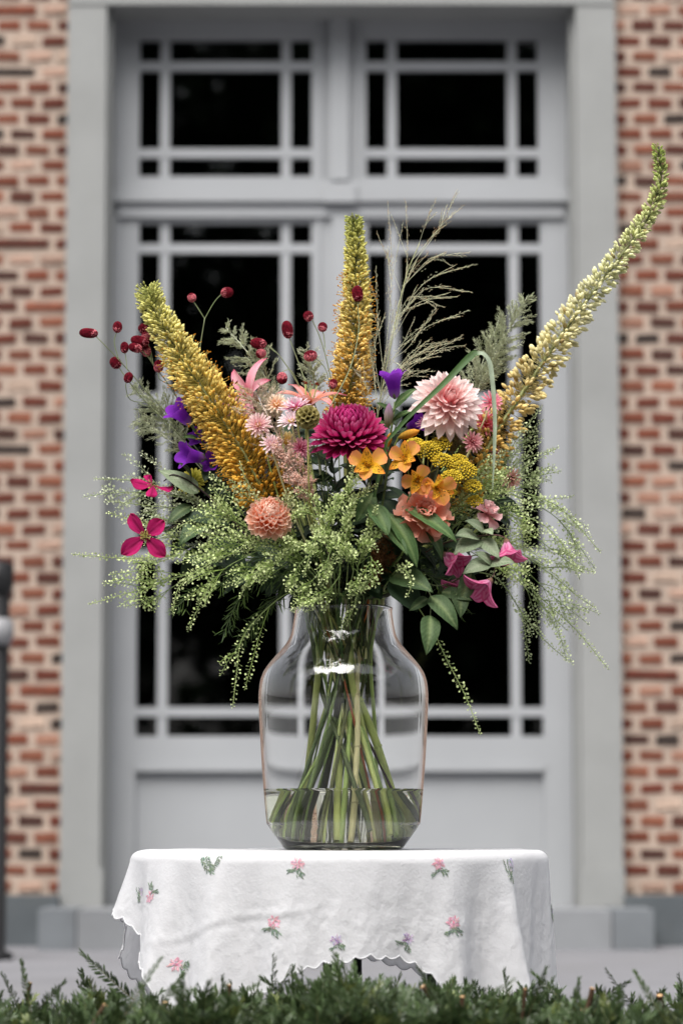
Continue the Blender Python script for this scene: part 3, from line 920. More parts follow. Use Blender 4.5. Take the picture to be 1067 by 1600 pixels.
def polysample(path):
    P_ = np.array([tuple(p) for p in path])
    d = np.concatenate([[0], np.cumsum(np.linalg.norm(np.diff(P_, axis=0), axis=1))])
    L = d[-1]
    def at(f):
        f = np.asarray(f) * L
        return np.stack([np.interp(f, d, P_[:, k]) for k in range(3)], -1)
    return at, L

# templates
def lathe_t(prof, n):
    V = [(r * math.cos(a * TAU / n), y, r * math.sin(a * TAU / n)) for y, r in prof for a in range(n)]
    k = len(prof)
    Q = [(i * n + j, i * n + (j + 1) % n, (i + 1) * n + (j + 1) % n, (i + 1) * n + j) for i in range(k - 1) for j in range(n)]
    return np.array(V), np.array([y for y, r in prof for a in range(n)]), np.array(Q), np.zeros((0, 3), int)
T_bud = lathe_t([(0, .12), (.22, .42), (.55, .5), (.85, .3), (1, .04)], 6)
T_stick = lathe_t([(0, .5), (1, .35)], 3)
T_bead = lathe_t([(0, .1), (.3, .48), (.7, .48), (1, .1)], 5)
T_spike = lathe_t([(0, .15), (.35, .5), (1, .02)], 4)
T_pod = (np.array([(0, 0, 0), (-.42, .3, .06), (-.5, .65, .1), (-.2, 1, .06), (0, .9, 0), (.2, 1, .06), (.5, .65, .1), (.42, .3, .06)]), np.array([0, .4, .8, 1, .8, 1, .8, .4]),
         np.array([(0, 4, 2, 1), (0, 7, 6, 4)]), np.array([(4, 3, 2), (4, 6, 5)]))

# ------------------------------------------------------------------ foxtail lilies
def foxtail(label, pts, widths, cols, n, bud, seed, down, r_stem=.0055, sparse=.5, stamen=0.0, dark=sr(60, 52, 30)):
    g = np.random.default_rng(seed)
    top = [F(*p) for p in pts[::-1]]                     # base first
    wid = [w * S for w in widths[::-1]]
    full, _ = stem_pts([F(*p) for p in down] + top, 7)
    t = thing('foxtail_lily', label, 'flower', full[0])
    k = len(full)
    put_stem(t, full, r_stem, .0016, sr(190, 202, 118), dark, n=9)
    path = catmull(top, 12)
    at, L = polysample(path)
    f = np.sort(g.uniform(0, 1, n) ** .92)
    pos = at(f)
    T = norm(at(np.minimum(f + .01, 1)) - at(np.maximum(f - .01, 0)))
    nn = norm(np.cross(T, np.array([0, 1, 0.0])))
    mm = np.cross(T, nn)
    an = g.uniform(0, TAU, n)
    rd = nn * np.cos(an)[:, None] + mm * np.sin(an)[:, None]
    w = np.interp(f, np.linspace(0, 1, len(wid)), wid) * g.uniform(.62, 1.08, n)
    bl = bud * np.interp(f, [0, .5, .85, 1], [1, 1, .8, .5]) * g.uniform(.65, 1.35, n)
    bl = np.minimum(bl, w * .8)
    lift = np.interp(f, [0, .6, .9, 1], [.25, .45, .65, 1.0]) + g.normal(0, .2, n)
    d = norm(rd + T * lift[:, None])
    base = pos + rd * (w - bl * .75)[:, None] + T * ((w - bl * .75) * lift * .45)[:, None]
    keep = ~((rd[:, 1] < -.78) & (g.random(n) < sparse))
    f, pos, base, d, bl, T, w, rd = (q[keep] for q in (f, pos, base, d, bl, T, w, rd))
    m = len(f)
    C = 1.14 * np.array([interp3(cols, 1 - q) for q in f]) * g.uniform(.7, 1.2, (m, 1))
    spent = (g.random(m) < .05) & (f < .8)
    C[spent] = C[spent] * np.array([.55, .45, .35])
    mb = MB()
    mb.inst(T_bud, frames(base, d, (.3, .2, 1), bl * .52, bl, bl * .52), C * np.array([.80, .80, .72]), C * 1.08)
    mb.build('flower_spike', M_bud, t, True, 'stuff')
    mb = MB()
    v = base - pos
    ln = np.linalg.norm(v, axis=1)
    mb.inst(T_stick, frames(pos, v, (.3, .2, 1), .0011, ln, .0011), C * np.array([.5, .55, .4]), C * .8)
    if stamen:
        q = g.integers(0, m, int(m * stamen))
        q = q[f[q] < .72]
        p2 = base[q] + d[q] * bl[q][:, None] * .6
        dd_ = norm(d[q] + g.normal(0, .45, (len(q), 3)))
        mb.inst(T_stick, frames(p2, dd_, (.3, .2, 1), .0007, .011, .0007), C[q], C[q] * 1.1)
        mb.inst(T_bead, frames(p2 + dd_ * .010, dd_, (.3, .2, 1), .0019, .0026, .0019), np.tile(sr(206, 140, 40), (len(q), 1)))
    mb.build('pedicels', M_bud, t, True, 'stuff')
    return t
GT = sr(150, 160, 70)
foxtail('thick amber foxtail lily spike leaning left over the purple bellflowers', [(231, 452, -.02), (243, 487, -.02), (283, 556, -.03), (338, 640, -.05), (385, 715, -.07), (424, 792, -.08)], [21, 27, 34, 40, 43, 40],
        [sr(206, 208, 128), sr(232, 222, 146), sr(236, 216, 132), sr(232, 202, 108), sr(224, 180, 78), sr(210, 154, 52)], 2700, .0088, 1, [(505, 930, -.02), (455, 850, -.06)], stamen=.45)
foxtail('upright yellow foxtail lily spike rising above the magenta chrysanthemum', [(553, 344, .03), (556, 400, .03), (557, 470, .03), (553, 545, .03), (546, 610, .03), (540, 680, .04)], [15, 19, 24, 28, 33, 35],
        [sr(184, 190, 108), sr(222, 214, 130), sr(232, 216, 138), sr(236, 210, 132), sr(234, 198, 110), sr(222, 174, 76)], 2500, .0082, 2, [(545, 930, .02), (542, 800, .04)], stamen=.45)
foxtail('long curved foxtail lily spike sweeping right, cream buds with green tip', [(1028, 229, .06), (1031, 285, .06), (1012, 338, .06), (958, 415, .05), (893, 500, .04), (832, 590, .02), (780, 668, .0), (738, 745, -.02), (706, 800, -.02)], [11, 15, 20, 24, 28, 33, 36, 36, 26],
        [sr(146, 164, 78), sr(196, 202, 138), sr(226, 226, 178), sr(232, 228, 188), sr(230, 220, 170), sr(222, 198, 134), sr(214, 174, 94), sr(204, 154, 66)], 1450, .0108, 3, [(580, 930, -.01), (650, 870, -.02)], sparse=.35)

# ------------------------------------------------------------------ big round blooms
def bloom(t, c, axis, R, n, phimax, meshes, base_f, core_c, part='flower_head', seed=0, len_f=(1, 1), tilt=(0, 0), jit=.06, core_r=.45, squash=1.0):
    """Petals set in a spiral; meshes: list of petal meshes from the centre outwards (unit length 1)."""
    r = random.Random(seed)
    ax = Vector(axis).normalized()
    e1 = ax.orthogonal().normalized(); e2 = ax.cross(e1)
    mb = MB()
    V, gq, Q, Tt = lathe_t([(-1, .05), (-.8, .6), (-.3, .95), (.2, .98), (.7, .7), (1, .05)], 12)
    M = np.array(frame1(c, ax, e1, R * core_r, R * core_r * squash, R * core_r))
    mb.inst((V, np.clip(gq, 0, 1), Q, Tt), M[None], np.array([core_c]))
    head = mb.build(part, M_petal, t)
    for i in range(n):
        q = (i + .5) / n
        phi = math.acos(1 - (1 - math.cos(phimax)) * q)
        a = i * 2.399963 + r.uniform(-jit, jit)
        phi += r.uniform(-jit, jit)
        d = ax * math.cos(phi) * squash + (e1 * math.cos(a) + e2 * math.sin(a)) * math.sin(phi)
        d.normalize()
        tl = tilt[0] + (tilt[1] - tilt[0]) * q
        dd_ = (d + ax * tl).normalized()
        me = meshes[min(int(q * len(meshes)), len(meshes) - 1)]
        L = R * (len_f[0] + (len_f[1] - len_f[0]) * q) * r.uniform(.93, 1.07)
        up = ax if phi > .25 else (ax + Vector((r.uniform(-.3, .3), r.uniform(-.3, .3), 0)) - d * .9)
        if phi < .3: up = -(e1 * math.cos(a) + e2 * math.sin(a))
        b = Vector(c) + d * R * base_f
        link(me, 'petal', head, frame1(b, dd_, up, L, L, L))
    return head
def pm(cols, W, shape, cup, a0, a1, seed=0, **k):
    return petal_mesh('petal', M_petal, 1.0, W, shape, cup, a0, a1, cols, seed=seed, **k)
# magenta chrysanthemum
MG = [sr(96, 6, 50), sr(160, 18, 88), sr(208, 56, 126), sr(230, 122, 172)]
MGd = [sr(74, 2, 40), sr(130, 8, 70), sr(180, 30, 104), sr(204, 74, 138)]
cc = F(546, 676, -.13)
t, _, _ = flower('chrysanthemum', 'large magenta incurved chrysanthemum in the middle of the bouquet', 'flower', [F(546, 900, -.03), F(545, 800, -.08), F(546, 705, -.11)], .0045, .0035, sr(92, 110, 64))
bloom(t, cc, (0, -.55, .80), .0575, 190, rad(118), [pm(MGd, .26, 'strap', .9, -.15, 1.5, 1), pm(MG, .30, 'strap', .9, -.25, 1.35, 2), pm(MG, .31, 'strap', .8, -.3, 1.1, 3), pm(MG, .32, 'strap', .7, -.3, .75, 4), pm(MGd, .30, 'strap', .6, -.2, .35, 5)],
      .42, sr(110, 8, 60), seed=1, len_f=(.34, .66), squash=.92, core_r=.5)
# pale pink dahlia
PP = [sr(228, 140, 140), sr(240, 192, 188), sr(246, 222, 218), sr(248, 234, 232)]
PC = [sr(214, 84, 96), sr(232, 132, 136), sr(242, 180, 178), sr(244, 206, 202)]
cc = F(699, 628, -.08)
t, _, _ = flower('dahlia', 'pale pink pointed petal dahlia facing forward on a dark stem', 'flower', [F(620, 915, -.03), F(668, 770, -.06), F(684, 690, -.07), F(692, 645, -.07)], .0042, .0040, sr(58, 62, 36), sr(46, 46, 28))
bloom(t, cc, (.22, -.80, .42), .059, 135, rad(112), [pm(PC, .34, 'point', .8, .5, 1.0, 1), pm(PP, .36, 'point', .5, .15, .45, 2), pm(PP, .36, 'point', .4, .0, .2, 3), pm(PP, .36, 'point', .35, -.1, -.1, 4)],
      .20, sr(228, 160, 160), seed=2, len_f=(.30, .86), squash=.75, core_r=.30, tilt=(.1, .0), jit=.13)
# peach ball dahlia
PE = [sr(240, 148, 106), sr(248, 186, 154), sr(250, 206, 184), sr(250, 222, 206)]
cc = F(421, 808, -.17)
t, _, _ = flower('dahlia', 'peach ball dahlia with cupped petals low at the left front', 'flower', [F(500, 925, -.05), F(455, 860, -.12), F(424, 820, -.15)], .0032, .0026, sr(86, 100, 58))
bloom(t, cc, (.12, -.80, .52), .0375, 125, rad(125), [pm(PE, .62, 'round', 1.5, .2, 1.5, 1), pm(PE, .72, 'round', 1.3, .1, 1.2, 2), pm(PE, .76, 'round', 1.1, .0, .9, 3), pm(PE, .76, 'round', .8, -.1, .5, 4)],
      .48, sr(238, 120, 70), seed=3, len_f=(.30, .52), core_r=.54)
# small daisy-like blooms
def small_bloom(label, px, py, dy, axis, Rpx, cols, centre, n, stem, seed, name='small_chrysanthemum', W=.24, phi=(70, 100), down=None):
    c = F(px, py, dy)
    t, _, _ = flower(name, label, 'flower', [F(*p) for p in (stem or [(536 + (px - 536) * .25, 920, dy * .3), (536 + (px - 536) * .7, 800, dy * .7)])] + [c - Vector(axis).normalized() * .006], .0020, .0014)
    R = Rpx * S
    ax = Vector(axis).normalized()
    h = bloom(t, c, axis, R, n, rad(phi[1]), [pm(cols, W, 'strap', .4, .35, .7, 1), pm(cols, W, 'strap', .4, .2, .35, 2), pm(cols, W, 'strap', .3, .0, .1, 3)], .22, centre, seed=seed, len_f=(.42, .8), squash=.6, core_r=.26)
    return t
WP = [sr(176, 40, 96), sr(226, 140, 176), sr(244, 218, 226), sr(246, 232, 236)]
small_bloom('pink and white striped chrysanthemum half hidden behind the round seed pod', 462, 638, -.12, (-.1, -.25, .95), 30, WP, sr(214, 180, 80), 62, None, 4)
small_bloom('white chrysanthemum with yellow eye and dark pink underside beside the seed pod', 455, 658, -.14, (-.2, -.55, .75), 24, [sr(226, 190, 200), sr(244, 224, 228), sr(248, 238, 240)], sr(220, 190, 70), 48, None, 5)
small_bloom('small pink double bloom tucked under the pale pink dahlia', 668, 662, -.06, (-.1, -.6, .8), 20, [sr(190, 70, 130), sr(232, 150, 184), sr(240, 190, 208)], sr(120, 40, 80), 52, [(600, 920, -.02), (650, 780, -.04), (664, 700, -.05)], 6)
small_bloom('small dusty pink bloom with dark eye among the right hand cress', 797, 748, .0, (.5, -.75, -.3), 21, [sr(180, 110, 110), sr(222, 160, 150), sr(232, 190, 180)], sr(34, 26, 20), 40, [(610, 925, 0), (700, 850, .02), (770, 775, .02)], 7, phi=(70, 95))
small_bloom('small pale pink bloom seen beside the amber flower spike', 424, 694, -.13, (.1, -.8, .5), 20, [sr(220, 170, 180), sr(236, 204, 208), sr(240, 220, 220)], sr(200, 160, 150), 44, None, 8)
small_bloom('small rose pink bloom beside the right foxtail lily base', 772, 706, .01, (.6, -.6, .2), 17, [sr(206, 90, 130), sr(232, 150, 172), sr(240, 190, 204)], sr(150, 60, 90), 44, [(600, 922, 0), (690, 820, .01), (755, 730, .01)], 9)
small_bloom('coral red centred bloom beneath the pale pink dahlia edge', 757, 661, -.01, (.45, -.7, .2), 24, [sr(204, 60, 70), sr(232, 120, 134), sr(240, 160, 170)], sr(190, 50, 40), 50, [(600, 922, 0), (690, 800, 0), (742, 690, 0)], 10)
small_bloom('yellow green dome bloom tucked behind the left clematis', 300, 752, -.02, (-.2, -.8, .4), 25, [sr(120, 124, 40), sr(176, 172, 66), sr(200, 190, 90)], sr(150, 146, 50), 70, [(490, 925, 0), (400, 850, -.01), (330, 775, -.01)], 11)
small_bloom('cream yellow bloom behind the pale astilbe plume', 446, 692, -.03, (.1, -.9, .3), 22, [sr(206, 160, 70), sr(230, 204, 130), sr(238, 222, 170)], sr(206, 160, 60), 50, None, 12)

BL = [sr(226, 160, 166), sr(240, 200, 200), sr(246, 224, 222)]
small_bloom('blush pink bloom among the feather grass above the astilbe', 404, 664, -.11, (-.1, -.9, .3), 23, BL, sr(220, 170, 120), 54, None, 13)
small_bloom('cream bloom with peach heart left of the striped chrysanthemum', 432, 632, -.10, (.0, -.8, .5), 21, [sr(230, 160, 120), sr(244, 214, 184), sr(248, 234, 218)], sr(226, 170, 90), 50, None, 14)
small_bloom('small rosy bloom under the round seed pod', 470, 700, -.13, (.1, -.9, .2), 19, [sr(196, 80, 120), sr(230, 150, 176), sr(242, 200, 210)], sr(160, 60, 80), 46, None, 15)
small_bloom('pink open bloom between the pale pink dahlia and the curved spike', 768, 628, -.03, (.4, -.8, .3), 21, [sr(220, 100, 130), sr(240, 150, 170), sr(246, 186, 196)], sr(200, 80, 90), 48, [(600, 922, 0), (690, 790, -.01), (750, 670, -.02)], 16)
small_bloom('dusty rose bloom right below the pale pink dahlia', 738, 690, -.09, (.2, -.85, .1), 19, [sr(180, 90, 100), sr(222, 150, 156), sr(236, 190, 190)], sr(120, 50, 50), 46, [(598, 922, -.02), (680, 800, -.06), (728, 715, -.08)], 17)
# ruffled coral lisianthus and the pale one
def ruffled(label, px, py, dy, axis, Rpx, cols, stem, seed, n=26):
    c = F(px, py, dy)
    t, _, _ = flower('lisianthus', label, 'flower', [F(*p) for p in stem] + [c - Vector(axis).normalized() * .008], .0026, .0018)
    ms = [petal_mesh('petal', M_petal, 1.0, w, 'wedge', .5, a, b, cols, 8, 8, .07, seed=seed + k) for k, (w, a, b) in enumerate(((.55, .7, 1.2), (.75, .45, .75), (.9, .3, .2), (1.0, .15, -.35)))]
    bloom(t, c, axis, Rpx * S, n, rad(100), ms, .08, cols[0], seed=seed, len_f=(.55, 1.0), squash=.9, core_r=.16, jit=.15)
CO = [sr(140, 44, 26), sr(200, 88, 58), sr(234, 142, 114), sr(244, 186, 166)]
ruffled('ruffled coral lisianthus below the orange alstroemeria', 662, 806, -.13, (.15, -.85, .35), 42, CO, [(575, 930, -.03), (625, 870, -.08)], 20)
ruffled('pale pink half open lisianthus beside the clematis leaves', 760, 803, -.08, (.45, -.55, .55), 25, [sr(190, 110, 110), sr(226, 160, 164), sr(240, 204, 204)], [(600, 930, -.01), (690, 880, -.05), (742, 830, -.07)], 30, 16)

# ------------------------------------------------------------------ pink lilies
def lily(label, px, py, dy, axis, Lpx, stem, seed, cols, spread=.75, n=6, rot=0.0):
    c = F(px, py, dy)
    ax = Vector(axis).normalized()
    t, _, _ = flower('lily', label, 'flower', [F(*p) for p in stem] + [c], .0032, .0024)
    e1 = ax.orthogonal().normalized(); e2 = ax.cross(e1)
    L = Lpx * S
    mb = MB()
    mb.inst(T_bud, np.array(frame1(c - ax * L * .12, ax, e1, L * .22, L * .45, L * .22))[None], np.array([sr(150, 150, 80)]), np.array([cols[0]]))
    h = mb.build('flower_head', M_petal, t)
    ms = [petal_mesh('petal', M_petal, 1.0, w, 'lance', .35, .1, a1, cols, 9, 4, .012, seed=seed, midc=sr(240, 190, 200)) for w, a1 in ((.34, -1.5), (.27, -1.2))]
    for i in range(n):
        a = rot + i * TAU / 6
        sd = e1 * math.cos(a) + e2 * math.sin(a)
        d = (ax + sd * spread).normalized()
        up = (ax - sd * .8).normalized()
        link(ms[i % 2], 'petal', h, frame1(c, d, up, L, L, L))
    for i in range(6):
        a = rot + .5 + i * TAU / 6
        sd = e1 * math.cos(a) + e2 * math.sin(a)
        tip = c + (ax * .62 + sd * .16) * L
        sm_ = MB().tube([c, c.lerp(tip, .5) + sd * .002, tip], [.0007, .0006, .0005], 5, sr(200, 210, 140))
        sm_.inst(T_bead, np.array(frame1(tip - sd * .004, sd, ax, .0022, .008, .0022))[None], np.array([sr(120, 50, 30)]))
        sm_.build('stamen', M_petal, h)
LP = [sr(214, 120, 130), sr(240, 150, 172), sr(244, 176, 190), sr(224, 96, 128)]
lily('pink lily with curled petals behind the left feather grass', 398, 625, -.03, (-.70, -.55, .30), 76, [(515, 915, .01), (460, 780, .02), (415, 670, .01)], 1, LP, .7)
lily('salmon pink lily behind the magenta chrysanthemum', 482, 640, -.04, (.1, -.3, .85), 68, [(525, 915, .02), (495, 780, .04), (480, 690, .03)], 2, [sr(190, 110, 70), sr(224, 140, 110), sr(232, 160, 150), sr(190, 70, 90)], .55, rot=.4)
lily('pink lily half hidden behind the pale pink dahlia', 745, 655, .05, (.55, -.5, .45), 48, [(575, 915, .02), (660, 780, .05), (725, 690, .05)], 3, LP, .7, rot=.2)

# ------------------------------------------------------------------ alstroemeria
AO = [sr(236, 190, 70), sr(246, 188, 88), sr(248, 180, 100), sr(244, 152, 104)]
AI = [sr(236, 196, 46), sr(240, 200, 56), sr(242, 186, 62), sr(240, 140, 60)]
al_out = petal_mesh('petal', M_petal, 1.0, .74, 'wedge', .30, .55, -.35, AO, 8, 6, .015, seed=3, midc=sr(244, 190, 70))
al_out2 = petal_mesh('petal', M_petal, 1.0, .66, 'round', .30, .5, -.2, AO, 8, 6, .015, seed=5, midc=sr(244, 190, 70))
al_in = petal_mesh('petal', M_petal, 1.0, .46, 'lance', .35, .6, -.3, AI, 10, 6, .0, seed=4, flecks=30)
def alstro_flower(t, px, py, dy, axis, Lpx, rot, join):
    c = F(px, py, dy)
    ax = Vector(axis).normalized()
    L = Lpx * S
    base = c - ax * L * .45
    mb = MB().tube(catmull([join, join.lerp(base, .5) + Vector((0, 0, .004)), base], 6), .0013, 6, sr(110, 120, 60))
    mb.inst(T_bud, np.array(frame1(base - ax * .003, ax, (1, 0, .2), .009, .016, .009))[None], np.array([sr(110, 130, 60)]), np.array([sr(230, 180, 60)]))
    h = mb.build('flower_head', M_petal, t)
    up0 = Vector((0, 0, 1)) - ax * ax.z
    e1 = up0.normalized(); e2 = ax.cross(e1)
    for i in range(6):
        a = rot + i * TAU / 6
        sd = e1 * math.cos(a) + e2 * math.sin(a)
        rj = random.Random(int(px * 7 + i)).uniform
        sd = (sd + e1 * rj(-.16, .16) + e2 * rj(-.16, .16)).normalized()
        d = (ax * rj(.35, .85) + sd * .8).normalized()
        me = al_in if i % 2 == 0 else (al_out if i % 4 == 1 else al_out2)
        link(me, 'petal', h, frame1(base + ax * .004, d, (ax - sd * .5 + e1.cross(sd) * rj(-.3, .3)).normalized(), L * rj(.85, 1.1), L * rj(.9, 1.1), L))
    for i in range(5):
        a = rot + i * TAU / 5
        sd = e1 * math.cos(a) + e2 * math.sin(a)
        tip = base + ax * L * .85 + sd * L * .14 + Vector((0, 0, -.004))
        sm_ = MB().tube([base, base.lerp(tip, .6) + sd * .001, tip], [.0006, .0005, .0004], 4, sr(232, 170, 60))
        sm_.inst(T_bead, np.array(frame1(tip, ax, e1, .0018, .0034, .0018))[None], np.array([sr(120, 96, 50)]))
        sm_.build('stamen', M_petal, h)
lance_cols = [sr(70, 92, 58), sr(82, 106, 66), sr(74, 98, 60)]
LF = {}
def leaf_me(kind, v=0):
    k = (kind, v)
    if k not in LF:
        r = random.Random(v * 13 + 5)
        if kind == 'lance':
            LF[k] = petal_mesh('leaf', M_green, 1.0, .27, 'lance', -.1, .25, -.45 - .3 * v, [sr(70, 96, 52), sr(60, 88, 46), sr(66, 92, 50)], 14, 12, .012, .35, sr(118, 138, 88), seed=v, stripe=sr(90, 116, 70))
        elif kind == 'ovate':
            LF[k] = petal_mesh('leaf', M_green, 1.0, .47, 'ovate', -.12, .3, -.5 - .2 * v, [sr(58, 78, 46), sr(66, 88, 52), sr(60, 82, 48)], 34, 10, .012, .26, sr(120, 136, 92), seed=v, vein=.016)
        elif kind == 'pale':
            LF[k] = petal_mesh('leaf', M_green, 1.0, .50, 'ovate', -.12, .2, -.4, [sr(120, 136, 104), sr(138, 152, 122), sr(132, 148, 116)], 34, 10, .012, .22, sr(168, 178, 150), seed=v, vein=.014)
        elif kind == 'dark':
            LF[k] = petal_mesh('leaf', M_green, 1.0, .42, 'lance', -.1, .3, -.6, [sr(34, 50, 32), sr(40, 60, 38), sr(38, 56, 36)], 8, 4, .015, .3, sr(64, 82, 54), seed=v)
        elif kind == 'thin':
            LF[k] = petal_mesh('leaf', M_green, 1.0, .10, 'lance', .0, .2, -.5, [sr(52, 72, 44), sr(60, 84, 48), sr(66, 90, 50)], 5, 2, .0, .3, seed=v)
    return LF[k]
def add_leaf(parent, base, tip, kind, v=0, up=(0, -.6, .8), w=1.0):
    base, tip = Vector(base), Vector(tip)
    d = tip - base
    L = d.length * 1.06
    return link(leaf_me(kind, v), 'leaf', parent, frame1(base, d, up, L * w, L, L))
# two stems of alstroemeria
t, pth, s1 = flower('alstroemeria', 'orange alstroemeria stem with a cluster of three open blooms beside the yarrow', 'flower', [F(580, 930, -.05), F(610, 850, -.10), F(642, 770, -.13)], .0028, .0018, sr(84, 104, 58))
j = F(642, 770, -.13)
alstro_flower(t, 632, 716, -.17, (-.15, -.95, .15), 36, 0.1, j)
alstro_flower(t, 652, 750, -.16, (.1, -.85, -.25), 33, .6, j)
alstro_flower(t, 684, 763, -.15, (.35, -.80, -.25), 35, .3, j)
for (a, b, v) in (((628, 792, -.14), (712, 836, -.17), 0), ((600, 800, -.13), (660, 868, -.17), 1), ((586, 812, -.13), (636, 858, -.17), 0), ((660, 818, -.12), (696, 862, -.15), 1)):
    add_leaf(t, F(*a), F(*b), 'lance', v, (.3, -.8, .6), 1.1)
t, pth, s1 = flower('alstroemeria', 'single orange alstroemeria bloom under the magenta chrysanthemum', 'flower', [F(560, 930, -.05), F(572, 850, -.10), F(580, 775, -.13)], .0026, .0017, sr(84, 104, 58))
alstro_flower(t, 574, 726, -.18, (-.1, -.93, .1), 38, 0.0, F(580, 775, -.13))
for (a, b, v) in (((578, 785, -.14), (606, 828, -.18), 0), ((585, 770, -.13), (560, 806, -.16), 1)):
    add_leaf(t, F(*a), F(*b), 'lance', v, (.2, -.85, .5), 1.7)
t, pth, s1 = flower('alstroemeria', 'closed orange alstroemeria buds between magenta and pink blooms', 'flower', [F(568, 930, -.04), F(592, 820, -.08), F(608, 715, -.10)], .0026, .0017, sr(84, 104, 58))
for (px, py, ax, L) in ((622, 684, (.85, -.35, .25), 36), (590, 706, (.5, -.6, .4), 30), (604, 700, (.2, -.5, .8), 26)):
    mb = MB()
    b0 = F(px, py, -.12)
    mb.tube([F(608, 715, -.10), b0], .0014, 6, sr(110, 120, 60))
    mb.inst(lathe_t([(0, .1), (.2, .34), (.5, .46), (.8, .34), (1, .05)], 9), np.array(frame1(b0, ax, (0, 0, 1), L * S * .42, L * S, L * S * .42))[None], np.array([sr(150, 130, 50)]), np.array([sr(228, 160, 62)]))
    mb.build('bud', M_petal, t)
add_leaf(t, F(600, 735, -.1), F(586, 690, -.14), 'lance', 1, (.3, -.8, .3), 1.6)

# ------------------------------------------------------------------ yarrow
g = np.random.default_rng(21)
def yarrow(label, clusters, stem):
    t, pth, s_ = flower('yarrow', label, 'flower', [F(*p) for p in stem], .0024, .0018, sr(110, 116, 70))
    j = F(*stem[-1])
    for (px, py, dy, R) in clusters:
        c = F(px, py, dy)
        mb = MB()
        mb.tube(catmull([j, j.lerp(c, .6) + Vector((0, 0, -.004)), c - Vector((0, 0, .004))], 5), .0011, 5, sr(120, 124, 70))
        n = int(90 * (R / 22) ** 2) + 30
        q = np.sqrt((np.arange(n) + .5) / n)
        a = np.arange(n) * 2.39996
        rr = q * R * S
        lx, ly, lz = rr * np.cos(a), rr * np.sin(a), (1 - q ** 2.2) * R * S * .6 + g.normal(0, .0008, n)
        ct, st_ = math.cos(.75), math.sin(.75)
        pos = np.array(tuple(c)) + np.stack([lx, ly * ct - lz * st_, ly * st_ + lz * ct], -1)
        nx_, ny_, nz_ = q * np.cos(a) * .9, q * np.sin(a) * .9, np.ones(n) * .8
        nd = np.stack([nx_, ny_ * ct - nz_ * st_, ny_ * st_ + nz_ * ct], -1)
        cc_ = np.array(sr(228, 200, 64)) * g.uniform(.7, 1.2, (n, 1))
        mb.inst(T_bead, frames(pos, nd, (1, 0.1, 0), .0034, .0034, .0034), cc_ * .7, cc_)
        k2 = pos[::2]
        vv_ = k2 - np.array(tuple(c - Vector((0, 0, .008))))
        mb.inst(T_stick, frames(np.tile(np.array(tuple(c - Vector((0, 0, .008)))), (len(k2), 1)), vv_, (.2, .3, 1), .0008, np.linalg.norm(vv_, axis=1), .0008), np.tile(sr(130, 130, 70), (len(k2), 1)))
        mb.build('flower_cluster', M_bud, t)
yarrow('yellow yarrow heads between the alstroemeria and the right foxtail lily', [(722, 738, -.11, 22), (705, 748, -.13, 16), (738, 762, -.11, 13), (700, 772, -.12, 12), (742, 785, -.10, 11), (716, 722, -.09, 14)], [(590, 928, -.03), (650, 850, -.07), (700, 790, -.10)])
yarrow('yellow yarrow heads just above the open alstroemeria', [(668, 706, -.10, 20), (690, 722, -.11, 16), (648, 697, -.09, 15), (688, 696, -.08, 16)], [(585, 928, -.03), (630, 820, -.07), (668, 740, -.09)])

# ------------------------------------------------------------------ clematis
CM = [sr(140, 20, 70), sr(176, 24, 92), sr(186, 28, 100), sr(170, 20, 86)]
CB = [sr(214, 150, 186), sr(206, 84, 140), sr(196, 50, 116), sr(210, 100, 150)]
cl_open = [petal_mesh('petal', M_petal, 1.0, .60, 'clem', .2, .25, -.35, CM, 12, 8, .05, .10, sr(110, 8, 54), seed=k, stripe=sr(206, 60, 126)) for k in (1, 2, 6)]
cl_bell = [petal_mesh('petal', M_petal, 1.0, .70, 'lance', -.65, -.30, .95, CB, 12, 10, .012, 0, None, seed=k, stripe=sr(240, 196, 220)) for k in (3, 4)]
def clematis_open(t, c, axis, L, rot, jit=.12, skip=()):
    r = random.Random(int(rot * 100))
    ax = Vector(axis).normalized()
    mb = MB()
    n = 70
    g2 = np.random.default_rng(5)
    d = norm(np.array(tuple(ax)) + g2.normal(0, .55, (n, 3)))
    mb.inst(T_stick, frames(np.tile(tuple(c), (n, 1)), d, (.3, .1, 1), .0009, .0075, .0009), np.tile(sr(150, 140, 70), (n, 1)))
    mb.inst(T_bead, frames(np.array(tuple(c)) + d * .007, d, (.3, .1, 1), .0017, .003, .0017), np.tile(sr(206, 196, 120), (n, 1)))
    h = mb.build('flower_head', M_petal, t)
    e1 = (Vector((0, 0, 1)) - ax * ax.z).normalized(); e2 = ax.cross(e1)
    for i in range(4):
        if i in skip: continue
        a = rot + i * TAU / 4 + r.uniform(-jit, jit)
        sd = e1 * math.cos(a) + e2 * math.sin(a)
        link(cl_open[i % 3], 'petal', h, frame1(c, (sd + ax * r.uniform(-.15, .35)).normalized(), (ax + ax.cross(sd) * r.uniform(-.5, .5)).normalized(), L * r.uniform(.85, 1.15), L * r.uniform(.88, 1.12), L))
def clematis_bell(t, c, axis, L, rot, flare=1.0):
    ax = Vector(axis).normalized()
    e1 = ax.orthogonal().normalized(); e2 = ax.cross(e1)
    mb = MB()
    mb.inst(T_bud, np.array(frame1(c - ax * .004, ax, e1, .011, .016, .011))[None], np.array([sr(120, 110, 60)]), np.array([sr(190, 110, 150)]))
    h = mb.build('flower_head', M_petal, t)
    for i in range(4):
        a = rot + i * TAU / 4
        sd = e1 * math.cos(a) + e2 * math.sin(a)
        link(cl_bell[i % 2], 'petal', h, frame1(Vector(c) + sd * .003, (ax + sd * .55 * flare).normalized(), -(sd - ax * .5 * 0).normalized() * -1 if False else sd, L, L, L))
